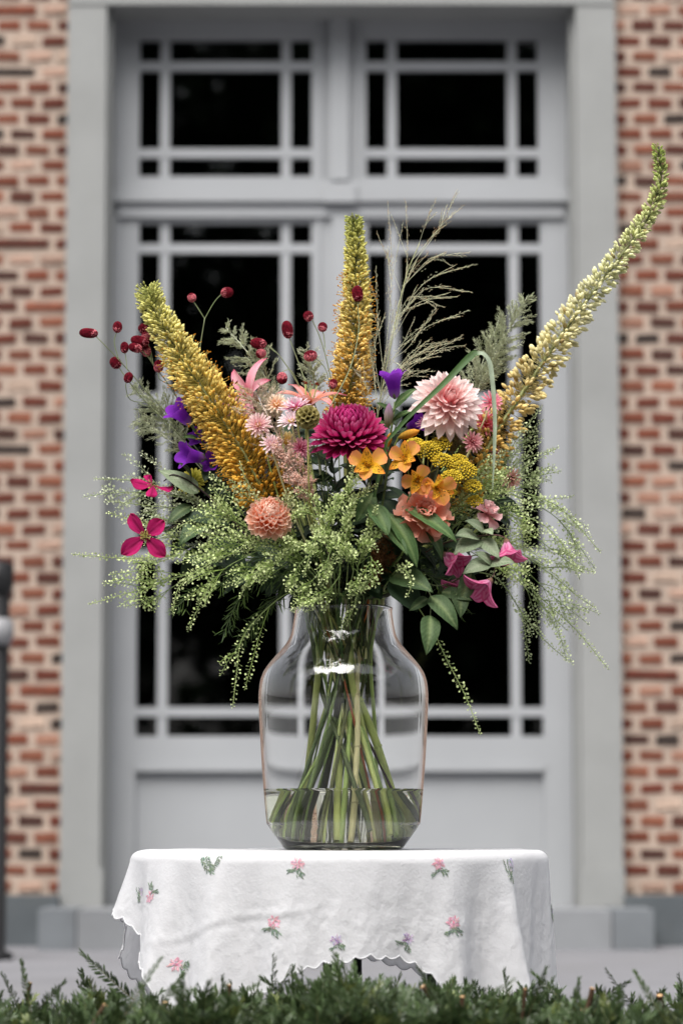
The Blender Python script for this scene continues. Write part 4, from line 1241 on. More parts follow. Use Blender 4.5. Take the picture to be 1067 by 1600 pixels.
t, pth, _ = flower('clematis', 'magenta clematis vine with open flat bloom at the far left', 'flower', [F(490, 925, -.02), F(400, 850, -.05), F(320, 770, -.05), F(275, 742, -.05), F(256, 752, -.05)], .0017, .0009, sr(58, 30, 34), sr(40, 22, 26))
clematis_open(t, F(228, 838, -.08), (-.1, -.97, .1), .041, .72)
MB().tube(catmull([F(330, 800, -.05), F(290, 815, -.05), F(250, 832, -.06), F(230, 838, -.075)], 6), .0009, 5, sr(60, 34, 36)).build('side_stem', M_stem, t)
clematis_open(t, F(240, 757, -.06), (-.3, .35, -.75), .034, .3, .3)
for (a, b, k, v) in (((310, 770, -.05), (252, 732, -.05), 'pale', 0), ((300, 790, -.04), (262, 815, -.06), 'ovate', 0), ((345, 800, -.03), (280, 838, -.08), 'ovate', 1), ((300, 745, -.05), (282, 722, -.07), 'ovate', 0), ((360, 820, -.05), (285, 800, -.06), 'dark', 0)):
    add_leaf(t, F(*a), F(*b), k, v, (0, -.7, .7))
t, pth, _ = flower('clematis', 'clematis vine hung with pink striped bell blooms at the right', 'flower', [F(590, 925, -.03), F(640, 880, -.07), F(690, 850, -.09), F(745, 838, -.09), F(775, 836, -.09), F(790, 841, -.09)], .0016, .0008, sr(80, 84, 50), sr(96, 60, 60))
clematis_bell(t, F(791, 845, -.09), (.12, -.25, -.95), .042, .3, .9)
MB().tube(catmull([F(690, 850, -.09), F(700, 856, -.10), F(697, 866, -.11)], 6), .0008, 5, sr(96, 70, 60)).build('side_stem', M_stem, t)
clematis_bell(t, F(694, 866, -.11), (.65, -.45, -.55), .041, .1, .55)
MB().tube(catmull([F(745, 838, -.09), F(768, 868, -.10), F(772, 895, -.11), F(765, 905, -.115)], 6), .0008, 5, sr(96, 70, 60)).build('side_stem', M_stem, t)
clematis_bell(t, F(766, 907, -.115), (-.55, -.35, -.6), .042, .5, 1.1)
MB().tube(catmull([F(690, 850, -.09), F(712, 880, -.08), F(716, 905, -.08)], 6), .0008, 5, sr(96, 70, 60)).build('side_stem', M_stem, t)
clematis_bell(t, F(716, 905, -.08), (-.35, -.5, -.75), .034, .2, .8)
for (a, b, k, v) in (((747, 842, -.09), (712, 862, -.13), 'pale', 0), ((745, 838, -.09), (716, 833, -.13), 'pale', 1), ((752, 842, -.09), (778, 868, -.12), 'pale', 1), ((757, 830, -.09), (731, 812, -.12), 'pale', 0), ((757, 828, -.09), (768, 832, -.12), 'pale', 1),
                     ((764, 878, -.1), (726, 892, -.13), 'pale', 1), ((764, 880, -.1), (800, 876, -.13), 'pale', 0), ((770, 880, -.1), (745, 862, -.12), 'pale', 0)):
    add_leaf(t, F(*a), F(*b), k, v, (0, -.85, .5))
t, pth, _ = flower('clematis', 'leafy green clematis shoot hanging over the right side of the vase', 'plant', [F(580, 920, -.05), F(610, 900, -.09), F(650, 905, -.11), F(672, 930, -.12), F(672, 962, -.13)], .0015, .0007, sr(86, 96, 60))
for (a, b, k, v, w) in (((612, 898, -.10), (672, 918, -.15), 'ovate', 0, 1.1), ((610, 905, -.09), (652, 945, -.13), 'dark', 1, 1.5), ((672, 932, -.12), (716, 975, -.15), 'ovate', 1, 1.0), ((672, 962, -.13), (668, 1018, -.16), 'ovate', 0, 1.0), ((715, 920, -.1), (722, 958, -.13), 'ovate', 1, 1.2), ((736, 895, -.1), (716, 948, -.12), 'ovate', 0, .9), ((668, 935, -.12), (640, 952, -.13), 'ovate', 1, 1.0), ((690, 925, -.1), (735, 935, -.12), 'ovate', 0, .9)):
    add_leaf(t, F(*a), F(*b), k, v, (.25, -.9, .35), w)
MB().tube(catmull([F(650, 905, -.11), F(690, 915, -.10), F(738, 893, -.10)], 6), .0009, 5, sr(86, 96, 60)).build('side_stem', M_stem, t)

# ------------------------------------------------------------------ bellflowers
def bell_mesh():
    mb = MB()
    n, prof = 40, [(0, .05), (.06, .17), (.2, .23), (.45, .26), (.7, .31), (.85, .40), (.95, .50), (1.0, .60)]
    V, C = [], []
    for k, (y, r_) in enumerate(prof):
        for a in range(n):
            an = a * TAU / n
            lobe = abs(math.cos(an * 2.5))
            yy = y * (1 + .12 * lobe * max(0, y - .5) * 2) - .25 * max(0, y - .85) * (1 - lobe)
            rr = r_ * (1 + .05 * math.cos(an * 5) * y) * (1 - .18 * (1 - lobe) * max(0, y - .7) / .3)
            V.append((rr * math.cos(an), yy, rr * math.sin(an)))
            C.append(mixc(sr(150, 110, 170), sr(104, 30, 150), min(1, y * 2.2)) if y < .6 else mixc(sr(104, 30, 150), sr(126, 50, 172), (y - .6) / .4))
    Q = [(k * n + a, k * n + (a + 1) % n, (k + 1) * n + (a + 1) % n, (k + 1) * n + a) for k in range(len(prof) - 1) for a in range(n)]
    mb.add(V, C, Q)
    return mb.mesh('bell', M_petal)
BELL = bell_mesh()
SEP = petal_mesh('sepal', M_green, 1.0, .32, 'lance', .1, -.5, .4, [sr(110, 132, 80), sr(130, 150, 96), sr(120, 140, 90)], 6, 2)
def bell(t, px, py, dy, axis, Lpx, j=None):
    c = F(px, py, dy); ax = Vector(axis).normalized(); L = Lpx * S
    e1 = ax.orthogonal().normalized(); e2 = ax.cross(e1)
    b = link(BELL, 'bell', t, frame1(c, ax, e1, L, L, L))
    for i in range(5):
        sd = e1 * math.cos(i * TAU / 5) + e2 * math.sin(i * TAU / 5)
        link(SEP, 'sepal', b, frame1(c - ax * .002, (ax + sd * .9).normalized(), -sd, L * .42, L * .42, L * .42))
    MB().tube([c, c + ax * L * .75], [.0011, .0016], 6, sr(226, 216, 180)).build('pistil', M_petal, b)
    if j is not None:
        MB().tube(catmull([F(*j), (F(*j) + c) / 2 + Vector((0, 0, -.003)), c], 5), .0012, 6, sr(96, 118, 66)).build('pedicel', M_stem, t)
t, pth, _ = flower('bellflower', 'purple bellflower stem beside the left foxtail lily', 'flower', [F(495, 920, .0), F(420, 840, -.01), F(350, 750, -.01), F(312, 682, -.02), F(296, 660, -.02)], .0022, .0014, sr(96, 120, 66))
bell(t, 298, 662, -.03, (-.62, -.45, .55), 36, (312, 682, -.02))
bell(t, 320, 716, -.05, (-.85, -.50, .10), 37, (330, 715, -.01))
bell(t, 340, 728, -.02, (-.3, -.75, .1), 28, (345, 740, -.01))
bell(t, 322, 690, .0, (-.3, -.4, .1), 26, (318, 695, -.02))
for (a, b) in (((312, 682, -.02), (330, 655, -.05)), ((315, 690, -.02), (290, 680, -.05)), ((330, 715, -.02), (345, 690, -.05)), ((335, 722, -.02), (320, 745, -.05)), ((350, 750, -.02), (318, 770, -.03)), ((350, 750, -.02), (352, 790, -.04)), ((380, 790, -.01), (330, 800, -.03))):
    add_leaf(t, F(*a), F(*b), 'dark' if a[1] > 715 else 'lance', 0, (0, -.7, .6), 1.3)
t, pth, _ = flower('bellflower', 'purple bellflower above a pale bud behind the magenta chrysanthemum', 'flower', [F(560, 915, -.02), F(585, 800, -.05), F(608, 690, -.06), F(617, 628, -.06)], .0022, .0015, sr(120, 142, 84))
bell(t, 617, 622, -.06, (-.12, -.30, .95), 38, None)
bell(t, 636, 668, -.03, (.55, -.5, .2), 26, (614, 680, -.06))
mb = MB()
mb.inst(T_bud, np.array(frame1(F(606, 668, -.08), (.05, -.2, 1), (1, 0, 0), .016, .036, .016))[None], np.array([sr(150, 160, 110)]), np.array([sr(150, 110, 150)]))
mb.tube([F(608, 690, -.06), F(606, 667, -.08)], .0013, 6, sr(120, 142, 84)).build('bud', M_petal, t) if False else mb.build('bud', M_petal, t)
for (a, b) in (((615, 640, -.06), (646, 606, -.08)), ((614, 648, -.06), (592, 628, -.08)), ((612, 660, -.06), (640, 640, -.08)), ((612, 655, -.06), (628, 622, -.1)), ((610, 672, -.06), (590, 655, -.08))):
    add_leaf(t, F(*a), F(*b), 'lance', 0, (0, -.7, .6), 1.3)

# ------------------------------------------------------------------ burnet
g = np.random.default_rng(31)
def burnet_head(t, px, py, dy, hw, hh, d, pale=0.0):
    """d: direction in which the catkin points; hw: half thickness, hh: half length, photo pixels."""
    c = np.array(tuple(F(px, py, dy)))
    d = norm(np.array(d, float)); a1 = norm(np.cross(d, (.2, 1, .1))); a2 = np.cross(d, a1)
    hw, hh = hw * .9, hh * .93
    n = int(60 + 26 * hh)
    q = (np.arange(n) + .5) / n
    y = 1 - 2 * q
    rr = np.sqrt(1 - y * y)
    an = np.arange(n) * 2.39996
    prof = np.sign(y) * np.abs(y) ** .85
    pos = c + d * (prof * hh * S)[:, None] + (a1 * np.cos(an)[:, None] + a2 * np.sin(an)[:, None]) * (rr * hw * S * .95)[:, None]
    nd = norm(d * (y * .7)[:, None] + (a1 * np.cos(an)[:, None] + a2 * np.sin(an)[:, None]) * rr[:, None])
    base = np.where((y < -.35 + .9 * pale)[:, None] & (g.random((n, 1)) < .35 + pale), np.array(sr(214, 120, 130)), np.array(sr(122, 20, 40))) * g.uniform(.45, 1.5, (n, 1))
    mb = MB()
    mb.inst(T_bead, frames(pos - nd * .0008, nd, (.3, .2, 1), .0030, .0036, .0030), base * .45, base)
    core = lathe_t([(-1, .1), (-.6, .75), (0, .95), (.6, .75), (1, .1)], 8)
    mb.inst((core[0], np.zeros(len(core[0])), core[2], core[3]), frames([c], [d], [a1], hw * S * .85, hh * S * .92, hw * S * .85), np.array([sr(90, 14, 30)]))
    mb.build('flower_head', M_bud, t)
    return Vector(c) - Vector(d) * hh * S
def burnet(label, main, heads, r=.0011):
    """main: stem up to its first head; heads: (px, py, dy, half thickness, half length, direction, path of pixels from the main stem, pale)."""
    t, pth, _ = flower('burnet', label, 'flower', [F(*p) for p in main], r, .0007, sr(110, 124, 80), sr(124, 132, 96))
    for (px, py, dy, hw, hh, d, br, pale) in heads:
        e = burnet_head(t, px, py, dy, hw, hh, d, pale)
        if br:
            k = MB().tube(catmull([F(*p) for p in br] + [e], 7), .00062, 5, sr(122, 134, 92))
            k.build('side_stem', M_stem, t)
        else:
            MB().tube([F(*main[-1]), e], .00062, 5, sr(122, 134, 92)).build('side_stem', M_stem, t)
burnet('burnet stem reaching far left with a long red catkin head', [(480, 920, .02), (380, 790, .03), (290, 680, .02), (224, 605, 0), (186, 562, -.02), (152, 527, -.03)],
       [(139, 520.5, -.03, 6, 13, (-1, 0, .08), None, 0), (184, 511, -.02, 5.5, 7, (.1, 0, 1), [(186, 562, -.02), (179, 535, -.02)], .2), (195, 543, -.01, 4.5, 7, (0, 0, 1), [(199, 577, -.015), (197, 558, -.01)], 0)])
burnet('burnet stem with two small round red heads beside the left feather grass', [(485, 920, .03), (390, 800, .03), (300, 700, .02), (240, 640, .0), (208, 604, -.01), (188, 577, -.01)],
       [(181, 567, -.01, 7, 8, (-.6, 0, .8), None, 0), (201, 590, -.02, 5, 6.5, (.4, 0, .9), [(236, 630, .0), (205, 625, -.01), (197, 605, -.02)], 0)])
burnet('burnet stem with a cluster of dark red heads left of the amber spike', [(488, 918, .04), (400, 800, .05), (330, 710, .04), (270, 610, .01), (240, 570, .0), (231, 552, .0)],
       [(228, 547, .0, 6.5, 8.5, (-.3, 0, .9), None, .5), (219, 533, -.01, 6.5, 13, (-1, 0, .25), [(240, 570, 0), (236, 548, 0)], 0), (212, 543.5, -.015, 5.5, 9, (-1, 0, .3), [(240, 570, 0), (230, 556, -.01)], .4), (224, 513.5, .01, 6, 6, (-.5, 0, .8), [(236, 560, .0), (232, 535, .01)], .3),
        (228, 526, .0, 5, 5, (-.3, 0, 1), [(237, 565, 0), (234, 545, 0)], 1.0), (248.5, 572, .0, 6, 8, (.1, 0, 1), [(262, 600, .01), (250, 592, .0)], .5)])
burnet('burnet stem with two rosy heads standing before the dark left pane', [(500, 915, .05), (440, 800, .06), (370, 680, .06), (316, 600, .05), (312, 555, .04), (320, 498, .04)],
       [(355, 457, .04, 6.5, 8, (1, 0, .15), [(320, 498, .04), (335, 472, .04)], .3), (300, 465, .04, 5, 5, (-.3, 0, 1), [(320, 498, .04), (310, 482, .04)], 1.0)])
burnet('burnet stem with drooping red head above the left pink lily', [(515, 915, .0), (505, 780, -.01), (490, 660, -.02), (468, 605, -.02), (440, 560, -.02), (420, 540, -.02)],
       [(404, 537, -.02, 7, 11, (-1, 0, .2), None, .2), (408, 552, -.02, 6, 6, (-.6, 0, -.4), [(430, 550, -.02), (418, 542, -.02)], 1.0), (441, 591, -.03, 6.5, 7.5, (0, 0, -1), [(472, 612, -.02), (456, 580, -.03), (443, 580, -.03)], .6)])
burnet('burnet stem with one upright dark red head beside the dark pane', [(522, 915, .0), (514, 780, -.02), (500, 660, -.04), (482, 610, -.04), (464, 560, -.03), (452, 528, -.03)],
       [(449, 515, -.03, 7, 12.5, (-.15, 0, 1), None, 0)])
burnet('burnet stem with three small rosy heads left of the upright yellow spike', [(530, 915, .02), (532, 780, .0), (524, 640, -.02), (512, 570, -.02), (500, 528, -.02), (488, 500, -.02)],
       [(482, 494, -.02, 6, 6, (-.4, 0, .8), None, .3), (504, 511, -.02, 5.5, 5.5, (.2, 0, 1), [(508, 545, -.02), (506, 525, -.02)], .4), (485, 556, -.03, 9.5, 6.5, (-.2, 0, 1), [(518, 620, -.02), (510, 580, -.03), (496, 562, -.03)], .6), (520, 600, -.02, 5, 6, (.3, 0, .9), [(524, 640, -.02), (522, 620, -.02)], .6)])
burnet('burnet head on dark stem crossing before the upright yellow spike', [(520, 915, -.06), (480, 760, -.09), (505, 660, -.12), (545, 580, -.08), (560, 520, -.06), (559, 475, -.06)],
       [(558.5, 459, -.06, 7, 11, (-.1, 0, 1), None, 0)])

# ------------------------------------------------------------------ scabious seed pod
t, pth, _ = flower('scabious_seed_pod', 'round olive scabious seed pod on a bare stem beside the magenta bloom', 'seed pod', [F(512, 920, -.06), F(492, 840, -.12), F(483, 760, -.17), F(481, 668, -.18)], .0017, .0013, sr(140, 138, 74), sr(150, 146, 84))
c = np.array(tuple(F(481, 652, -.18)))
n = 58
q = (np.arange(n) + .5) / n
y = 1 - 2 * q; rr = np.sqrt(1 - y * y); an = np.arange(n) * 2.39996
nd = np.stack([rr * np.cos(an), rr * np.sin(an), y], -1)
cup = lathe_t([(0, .12), (.4, .3), (.75, .52), (1, .80)], 9)
mb = MB()
mb.inst(cup, frames(c + nd * .0085, nd, (.3, .2, 1), .0062, .0085, .0062), np.tile(sr(96, 84, 40), (n, 1)), np.tile(sr(196, 184, 122), (n, 1)))
mb.inst(T_bead, frames(c + nd * .009, nd, (.3, .2, 1), .003, .006, .003), np.tile(sr(70, 56, 28), (n, 1)))
mb.inst(T_bead, frames([c - np.array([0, .0, .010])], [(0, 0, 1)], [(1, 0, 0)], .02, .02, .02), np.array([sr(90, 80, 40)]))
mb.build('pod', M_dry, t)

# ------------------------------------------------------------------ bent grass blade
t = thing('grass_blade', 'long green grass blade folded over above the pale pink dahlia', 'grass', (VC.x, VC.y, ZV))
bp_ = stem_pts([F(570, 910, -.08), F(580, 800, -.13), F(604, 690, -.15)], 8)[0] + catmull([F(604, 690, -.15), F(640, 650, -.16), F(690, 603, -.16), F(732, 560, -.15), F(746, 553, -.15), F(757, 556, -.15), F(766, 578, -.15), F(772, 650, -.15), F(771, 715, -.15), F(769, 765, -.15)], 7)[1:]
k = len(bp_)
mb = MB()
Pn = np.array([tuple(p) for p in bp_])
T_ = norm(np.gradient(Pn, axis=0))
f_ = np.linspace(0, 1, k)
wv = np.interp(f_, [0, .43, .53, .64, .68, .70, .80, .92, 1], [.0024, .0024, .0036, .0056, .0048, .0034, .0040, .0026, .0004])
sd_ = norm(np.cross(T_, np.array([0.25, -.8, .5])))
up_ = np.cross(sd_, T_)
V = np.stack([Pn - sd_ * wv[:, None] + up_ * (wv * .5)[:, None], Pn, Pn + sd_ * wv[:, None] + up_ * (wv * .5)[:, None]], 1)
C = np.array([[mixc(sr(70, 98, 54), sr(160, 174, 150), max(0, min(1, (q - .675) * 30)))] * 3 for q in f_])
mb.add(V.reshape(-1, 3), C.reshape(-1, 3), [(i * 3 + j, i * 3 + j + 1, i * 3 + j + 4, i * 3 + j + 3) for i in range(k - 1) for j in range(2)])
mb.build('blade', M_green, t)

# ------------------------------------------------------------------ fountain grass
g = np.random.default_rng(41)
t, pth, _ = flower('fountain_grass', 'fine airy fountain grass panicle fanning out before the right pane', 'grass', [F(555, 915, .02), F(572, 780, .02), F(590, 650, .0), F(606, 560, -.01), F(632, 440, -.01), F(655, 380, -.01)], .0013, .0006, sr(120, 130, 84), sr(170, 172, 128))
pan = MB()
CG, CT = np.array(sr(236, 238, 210)), np.array(sr(190, 152, 114))
FT = [((640, 420), (690, 350), (712, 299)), ((645, 405), (690, 352), (724, 321)), ((650, 395), (664, 352), (681, 312)), ((640, 425), (672, 372), (702, 347)), ((612, 540), (635, 420), (634, 314)), ((600, 580), (612, 430), (606, 316)), ((628, 460), (604, 400), (589, 364)),
      ((632, 445), (676, 402), (726, 400)), ((620, 500), (668, 438), (741, 413)), ((618, 505), (664, 452), (735, 456)), ((614, 530), (650, 475), (708, 464)), ((606, 565), (640, 540), (682, 478)), ((604, 570), (660, 515), (732, 485)), ((598, 610), (650, 555), (721, 529)), ((598, 610), (640, 570), (689, 549)), ((600, 600), (650, 545), (698, 534)),
      ((594, 640), (630, 585), (676, 580)), ((600, 590), (590, 500), (587, 419)), ((604, 560), (612, 500), (606, 449)), ((596, 620), (586, 560), (591, 490)), ((596, 610), (626, 540), (672, 500)), ((594, 630), (640, 560), (705, 545)), ((602, 580), (624, 500), (660, 455)), ((592, 640), (580, 560), (578, 500)), ((592, 640), (600, 560), (614, 520)), ((596, 625), (620, 580), (650, 562)), ((590, 650), (600, 610), (640, 600)), ((620, 480), (640, 430), (668, 396)), ((588, 655), (572, 600), (566, 560)), ((590, 650), (585, 600), (584, 565)), ((590, 645), (612, 590), (660, 540))]
for (a, b, c_) in FT + [((a[0] + g.normal(0, 3), a[1] + g.normal(0, 8)), (b[0] + g.normal(0, 7), b[1] + g.normal(0, 8)), (c_[0] + g.normal(-8, 9), c_[1] + g.normal(4, 10))) for a, b, c_ in FT[7::3]]:
    da, dc = g.uniform(-.02, .02), g.uniform(-.08, .06)
    path = catmull([F(*a, 0.0), F(*b, (dc) * .6), F(*c_, dc)], 10)
    pan.tube(path, [.00034 - .00014 * i / 20 for i in range(len(path))], 4, tuple(CG * .75), tuple(CG), cap=False)
    at, L = polysample(path)
    n = int(L / .0042)
    f = np.linspace(.42, 1.0, n)
    pos = at(f)
    T1 = norm(at(np.minimum(f + .02, 1.001)) - at(f - .02))
    d = norm(T1 + g.normal(0, .28, (n, 3)))
    base = pos + g.normal(0, .0012, (n, 3)) * np.linspace(2.2, .6, n)[:, None]
    cc_ = CG + (CT - CG) * np.clip(g.normal(.25 + .5 * (c_[1] < 400), .3, (n, 1)), 0, 1)
    pan.inst(T_spike, frames(base, d, (.2, .3, 1), .0008, g.uniform(.0034, .0050, n), .0008), cc_)
    for q in range(2):
        f0 = g.uniform(.4, .75)
        p0 = at(f0); tt = norm(at(f0 + .05) - at(f0))
        e = norm(tt + g.normal(0, .22, 3)) * L * g.uniform(.16, .34)
        sp = [Vector(p0), Vector(p0 + e * .5 + np.array([0, 0, .001])), Vector(p0 + e)]
        pan.tube(sp, .0003, 3, tuple(CG), cap=False)
        m = 9
        ff = np.linspace(.3, 1, m)[:, None]
        pan.inst(T_spike, frames(p0 + e * ff + g.normal(0, .0008, (m, 3)), np.tile(e, (m, 1)) / np.linalg.norm(e) + g.normal(0, .25, (m, 3)), (.2, .3, 1), .0008, .0042, .0008), CG + (CT - CG) * g.uniform(0, .8, (m, 1)))
pan.build('seed_head', M_dry, t, True, 'stuff')

# ------------------------------------------------------------------ feathery plumes
def plume(label, axis_px, width_px, stem_px, cA, cB, nb, seed, name='feather_grass', cat='grass', spk=(.0011, .0056), bead=False, droop=.2, per=38, ang=.7):
    """axis_px: base to tip; width_px: half width there."""
    g = np.random.default_rng(seed)
    ax_ = [F(*p) for p in axis_px]
    t, pth, _ = flower(name, label, cat, [F(*p) for p in stem_px] + ax_, .0014, .0005, sr(122, 128, 84), tuple(np.array(cA) * .8))
    at, L = polysample(catmull(ax_, 8))
    mb = MB()
    f = np.sort(g.uniform(0, .97, nb))
    for q in f:
        p0 = at(q); tt = norm(at(q + .03) - at(q))
        w = np.interp(q, np.linspace(0, 1, len(width_px)), width_px) * S * g.uniform(.75, 1.15)
        sd = norm(np.cross(tt, norm(g.normal(0, 1, 3))))
        d = norm(sd * ang + tt * (1 - ang * .5))
        e = p0 + d * w * 1.25 + np.array([0, 0, -droop * w * .3])
        mid = p0 + d * w * .6
        mb.tube([p0, mid, e], [.0004, .0003, .0002], 3, tuple(np.array(cA) * .7), cap=False)
        m = max(5, int(per * w / (30 * S)))
        ff = g.uniform(.12, 1, m)[:, None]
        pos = p0 * (1 - ff) ** 2 + 2 * mid * ff * (1 - ff) + e * ff ** 2
        dd_ = norm(norm(e - p0) + g.normal(0, .42, (m, 3)))
        cc_ = np.array(cA) + (np.array(cB) - np.array(cA)) * g.random((m, 1))
        cc_ *= g.uniform(.8, 1.2, (m, 1))
        if bead:
            pos = pos + g.normal(0, .0022, (m, 3))
            mb.inst(T_bead, frames(pos, dd_, (.2, .3, 1), .0024, .003, .0024), cc_ * .8, cc_)
            mb.inst(T_stick, frames(pos, norm(dd_ + g.normal(0, .6, (m, 3))), (.2, .3, 1), .0006, .0062, .0006), cc_ * 1.05)
        else:
            pos = pos + g.normal(0, .0011, (m, 3))
            mb.inst(T_spike, frames(pos, dd_, (.2, .3, 1), spk[0], spk[1] * g.uniform(.8, 1.2, m), spk[0]), cc_ * .85, cc_)
    mb.build('plume', M_dry, t, True, 'stuff')
FA, FB = sr(232, 236, 210), sr(190, 196, 158)
plume('feathery grass plume with pointed tip above the left pink lily', [(432, 640, .0), (415, 590, .0), (388, 552, .01), (353, 511, .02)], [20, 34, 30, 7], [(520, 915, .0), (480, 780, .0)], FA, FB, 70, 51)
plume('soft feathery grass plume at the far left behind the burnet', [(292, 700, .03), (268, 664, .03), (240, 628, .03), (210, 604, .03)], [24, 34, 32, 10], [(500, 915, .03), (380, 800, .03)], FA, FB, 62, 52)
plume('lower feathery grass plume left of the purple bellflowers', [(290, 705, .0), (268, 690, .0), (240, 668, .01), (214, 655, .01)], [14, 22, 24, 8], [(500, 915, .02), (385, 810, .02)], FA, FB, 40, 53)
plume('tall feathery grass plume right of the fountain grass', [(745, 610, .05), (770, 560, .05), (795, 515, .05), (824, 462, .05)], [30, 38, 30, 9], [(565, 915, .03), (650, 790, .05)], sr(226, 230, 204), FB, 84, 54)
plume('feathery grass plume tip leaning left behind the pale pink dahlia', [(735, 620, .07), (752, 570, .07), (768, 530, .07), (780, 495, .07)], [26, 30, 22, 7], [(565, 915, .04), (650, 790, .06)], FA, FB, 70, 55)
plume('short pale feathery plume left of the upright yellow spike', [(490, 640, .05), (490, 600, .05), (486, 568, .05), (478, 545, .05)], [16, 22, 20, 8], [(530, 915, .03), (505, 780, .05)], sr(206, 208, 180), FA, 56, 56)
plume('broad pinkish feather grass plume in front of the left pink lily', [(470, 760, -.06), (448, 710, -.08), (424, 660, -.08), (398, 612, -.06)], [26, 42, 44, 20], [(520, 915, -.02)], sr(246, 228, 214), sr(220, 220, 188), 84, 57)
plume('feather grass tuft under the pale pink dahlia', [(712, 720, -.03), (718, 690, -.04), (722, 660, -.04), (726, 640, -.04)], [18, 26, 26, 10], [(590, 915, -.01), (670, 800, -.02)], sr(188, 164, 116), sr(150, 140, 90), 70, 58)
plume('dusky feather tuft between the small pink bloom and yarrow', [(690, 712, -.03), (690, 690, -.03), (692, 668, -.03), (694, 652, -.03)], [14, 20, 18, 8], [(590, 915, -.01), (660, 800, -.02)], sr(150, 150, 100), sr(120, 120, 80), 44, 62)
PA = sr(250, 214, 198)
plume('pale peach astilbe plume above the peach dahlia', [(488, 778, -.13), (470, 748, -.14), (450, 716, -.14), (432, 690, -.13)], [14, 24, 20, 6], [(525, 915, -.06), (505, 840, -.11)], PA, sr(250, 226, 212), 46, 59, 'astilbe', 'flower', bead=True, droop=.1)
plume('rusty brown astilbe plume low beside the vase neck', [(575, 915, -.07), (588, 890, -.09), (598, 865, -.10), (604, 842, -.10)], [16, 22, 18, 6], [(556, 935, -.03)], sr(128, 88, 56), sr(152, 108, 66), 56, 60, 'astilbe', 'flower', bead=True)
plume('small pale astilbe tuft behind the peach astilbe', [(470, 745, -.05), (448, 720, -.06), (430, 706, -.06), (412, 700, -.06)], [14, 22, 18, 6], [(522, 915, -.03), (495, 830, -.05)], sr(226, 200, 196), sr(214, 206, 170), 46, 61, 'astilbe', 'flower', bead=True)

# ------------------------------------------------------------------ pennycress
def raceme(mb, path, g, f0, ped, pod, c0, c1, step=0.0020, stick=True):
    at, L = polysample(path)
    n = max(6, int(L * (1 - f0) / step))
    f = np.linspace(f0, 1.0, n)
    pos = at(f)
    T1 = norm(at(np.minimum(f + .01, 1.0)) - at(f - .012))
    a1 = norm(np.cross(T1, np.array([.1, 1, .2]))); a2 = np.cross(T1, a1)
    an = np.arange(n) * 2.39996 + g.normal(0, .3, n)
    taper = np.interp(f, [0, .75, .95, 1], [1, .85, .5, .25])
    d = norm((a1 * np.cos(an)[:, None] + a2 * np.sin(an)[:, None]) + T1 * .55)
    ln = ped * taper * g.uniform(.8, 1.2, n)
    c = np.array(c0) + (np.array(c1) - np.array(c0)) * np.clip(f[:, None] * .6 + g.uniform(0, .5, (n, 1)), 0, 1)
    mb.inst(T_stick, frames(pos, d, (.2, .1, 1), .0007, ln, .0007), c * .7)
    e = pos + d * ln[:, None]
    pd = norm(d + np.array([0, 0, .35]) + g.normal(0, .25, (n, 3)))
    sz = pod * np.interp(f, [0, .8, 1], [1, .9, .55]) * g.uniform(.8, 1.15, n)
    mb.inst(T_pod, frames(e, pd, norm(g.normal(0, 1, (n, 3)) + np.array([0, -.9, .4])), sz * .95, sz, sz), c * .85, c * 1.1)
PC0, PC1 = sr(160, 186, 100), sr(226, 236, 178)
def pennycress(label, paths, seed, group=None, ped=.0050, pod=.0044, step=.0019, side=3, c0=PC0, c1=PC1):
    g = np.random.default_rng(seed)
    t = None
    mb = MB()
    for k, px in enumerate(paths):
        pts = [F(*p) for p in px]
        if t is None:
            t, pth, _ = flower('pennycress', label, 'plant', pts, .0013, .0005, sr(110, 134, 70), sr(150, 166, 104), group)
        else:
            MB().tube(catmull(pts, 6), [.0008 - .0004 * i / (6 * (len(pts) - 1)) for i in range(6 * (len(pts) - 1) + 1)], 5, sr(120, 142, 78)).build('side_stem', M_stem, t)
        path = catmull(pts, 8)
        raceme(mb, path, g, .45, ped, pod, c0, c1, step)
        at, L = polysample(path)
        for q in range(side):
            f0 = g.uniform(.3, .78)
            p0 = at(f0); tt = norm(at(f0 + .05) - at(f0 - .02))
            sd = norm(np.cross(tt, norm(g.normal(0, 1, 3) + np.array([0, 1.2, 0]))))
            ln = L * (1 - f0) * g.uniform(.5, .8)
            d = norm(tt + sd * g.uniform(.35, .65) * g.choice([-1, 1]))
            e = p0 + d * ln
            m_ = p0 + d * ln * .5 + np.array([0, 0, ln * .06])
            sp = catmull([Vector(p0), Vector(m_), Vector(e)], 6)
            mb.tube(sp, [.0006 - .0003 * i / (len(sp) - 1) for i in range(len(sp))], 4, tuple(np.array(c0) * .9), cap=False)
            raceme(mb, sp, g, .25, ped * .9, pod, c0, c1, step)
    mb.build('seed_pods', M_bud, t, True, 'stuff')
    return t
PALE0, PALE1 = sr(178, 190, 148), sr(218, 226, 194)
pennycress('pale pennycress spray reaching left beside the upper clematis bloom', [[(480, 905, .0), (390, 830, .0), (290, 775, .0), (215, 752, .0), (148, 748, .0)], [(300, 780, 0), (240, 770, .01), (180, 770, .02), (132, 776, .02)]], 101, side=4, c0=PALE0, c1=PALE1)
pennycress('pale pennycress spray reaching left between the two clematis blooms', [[(485, 908, .01), (400, 840, .02), (310, 800, .02), (230, 790, .02), (165, 782, .02)], [(300, 805, .02), (250, 815, .02), (215, 828, .02)]], 102, side=4, c0=PALE0, c1=PALE1)
pennycress('thin pennycress spray reaching left below the open clematis bloom', [[(485, 912, -.02), (400, 870, -.03), (300, 868, -.03), (200, 872, -.02), (114, 866, -.02)], [(280, 868, -.03), (235, 880, -.03), (190, 872, -.02)]], 103, side=3)
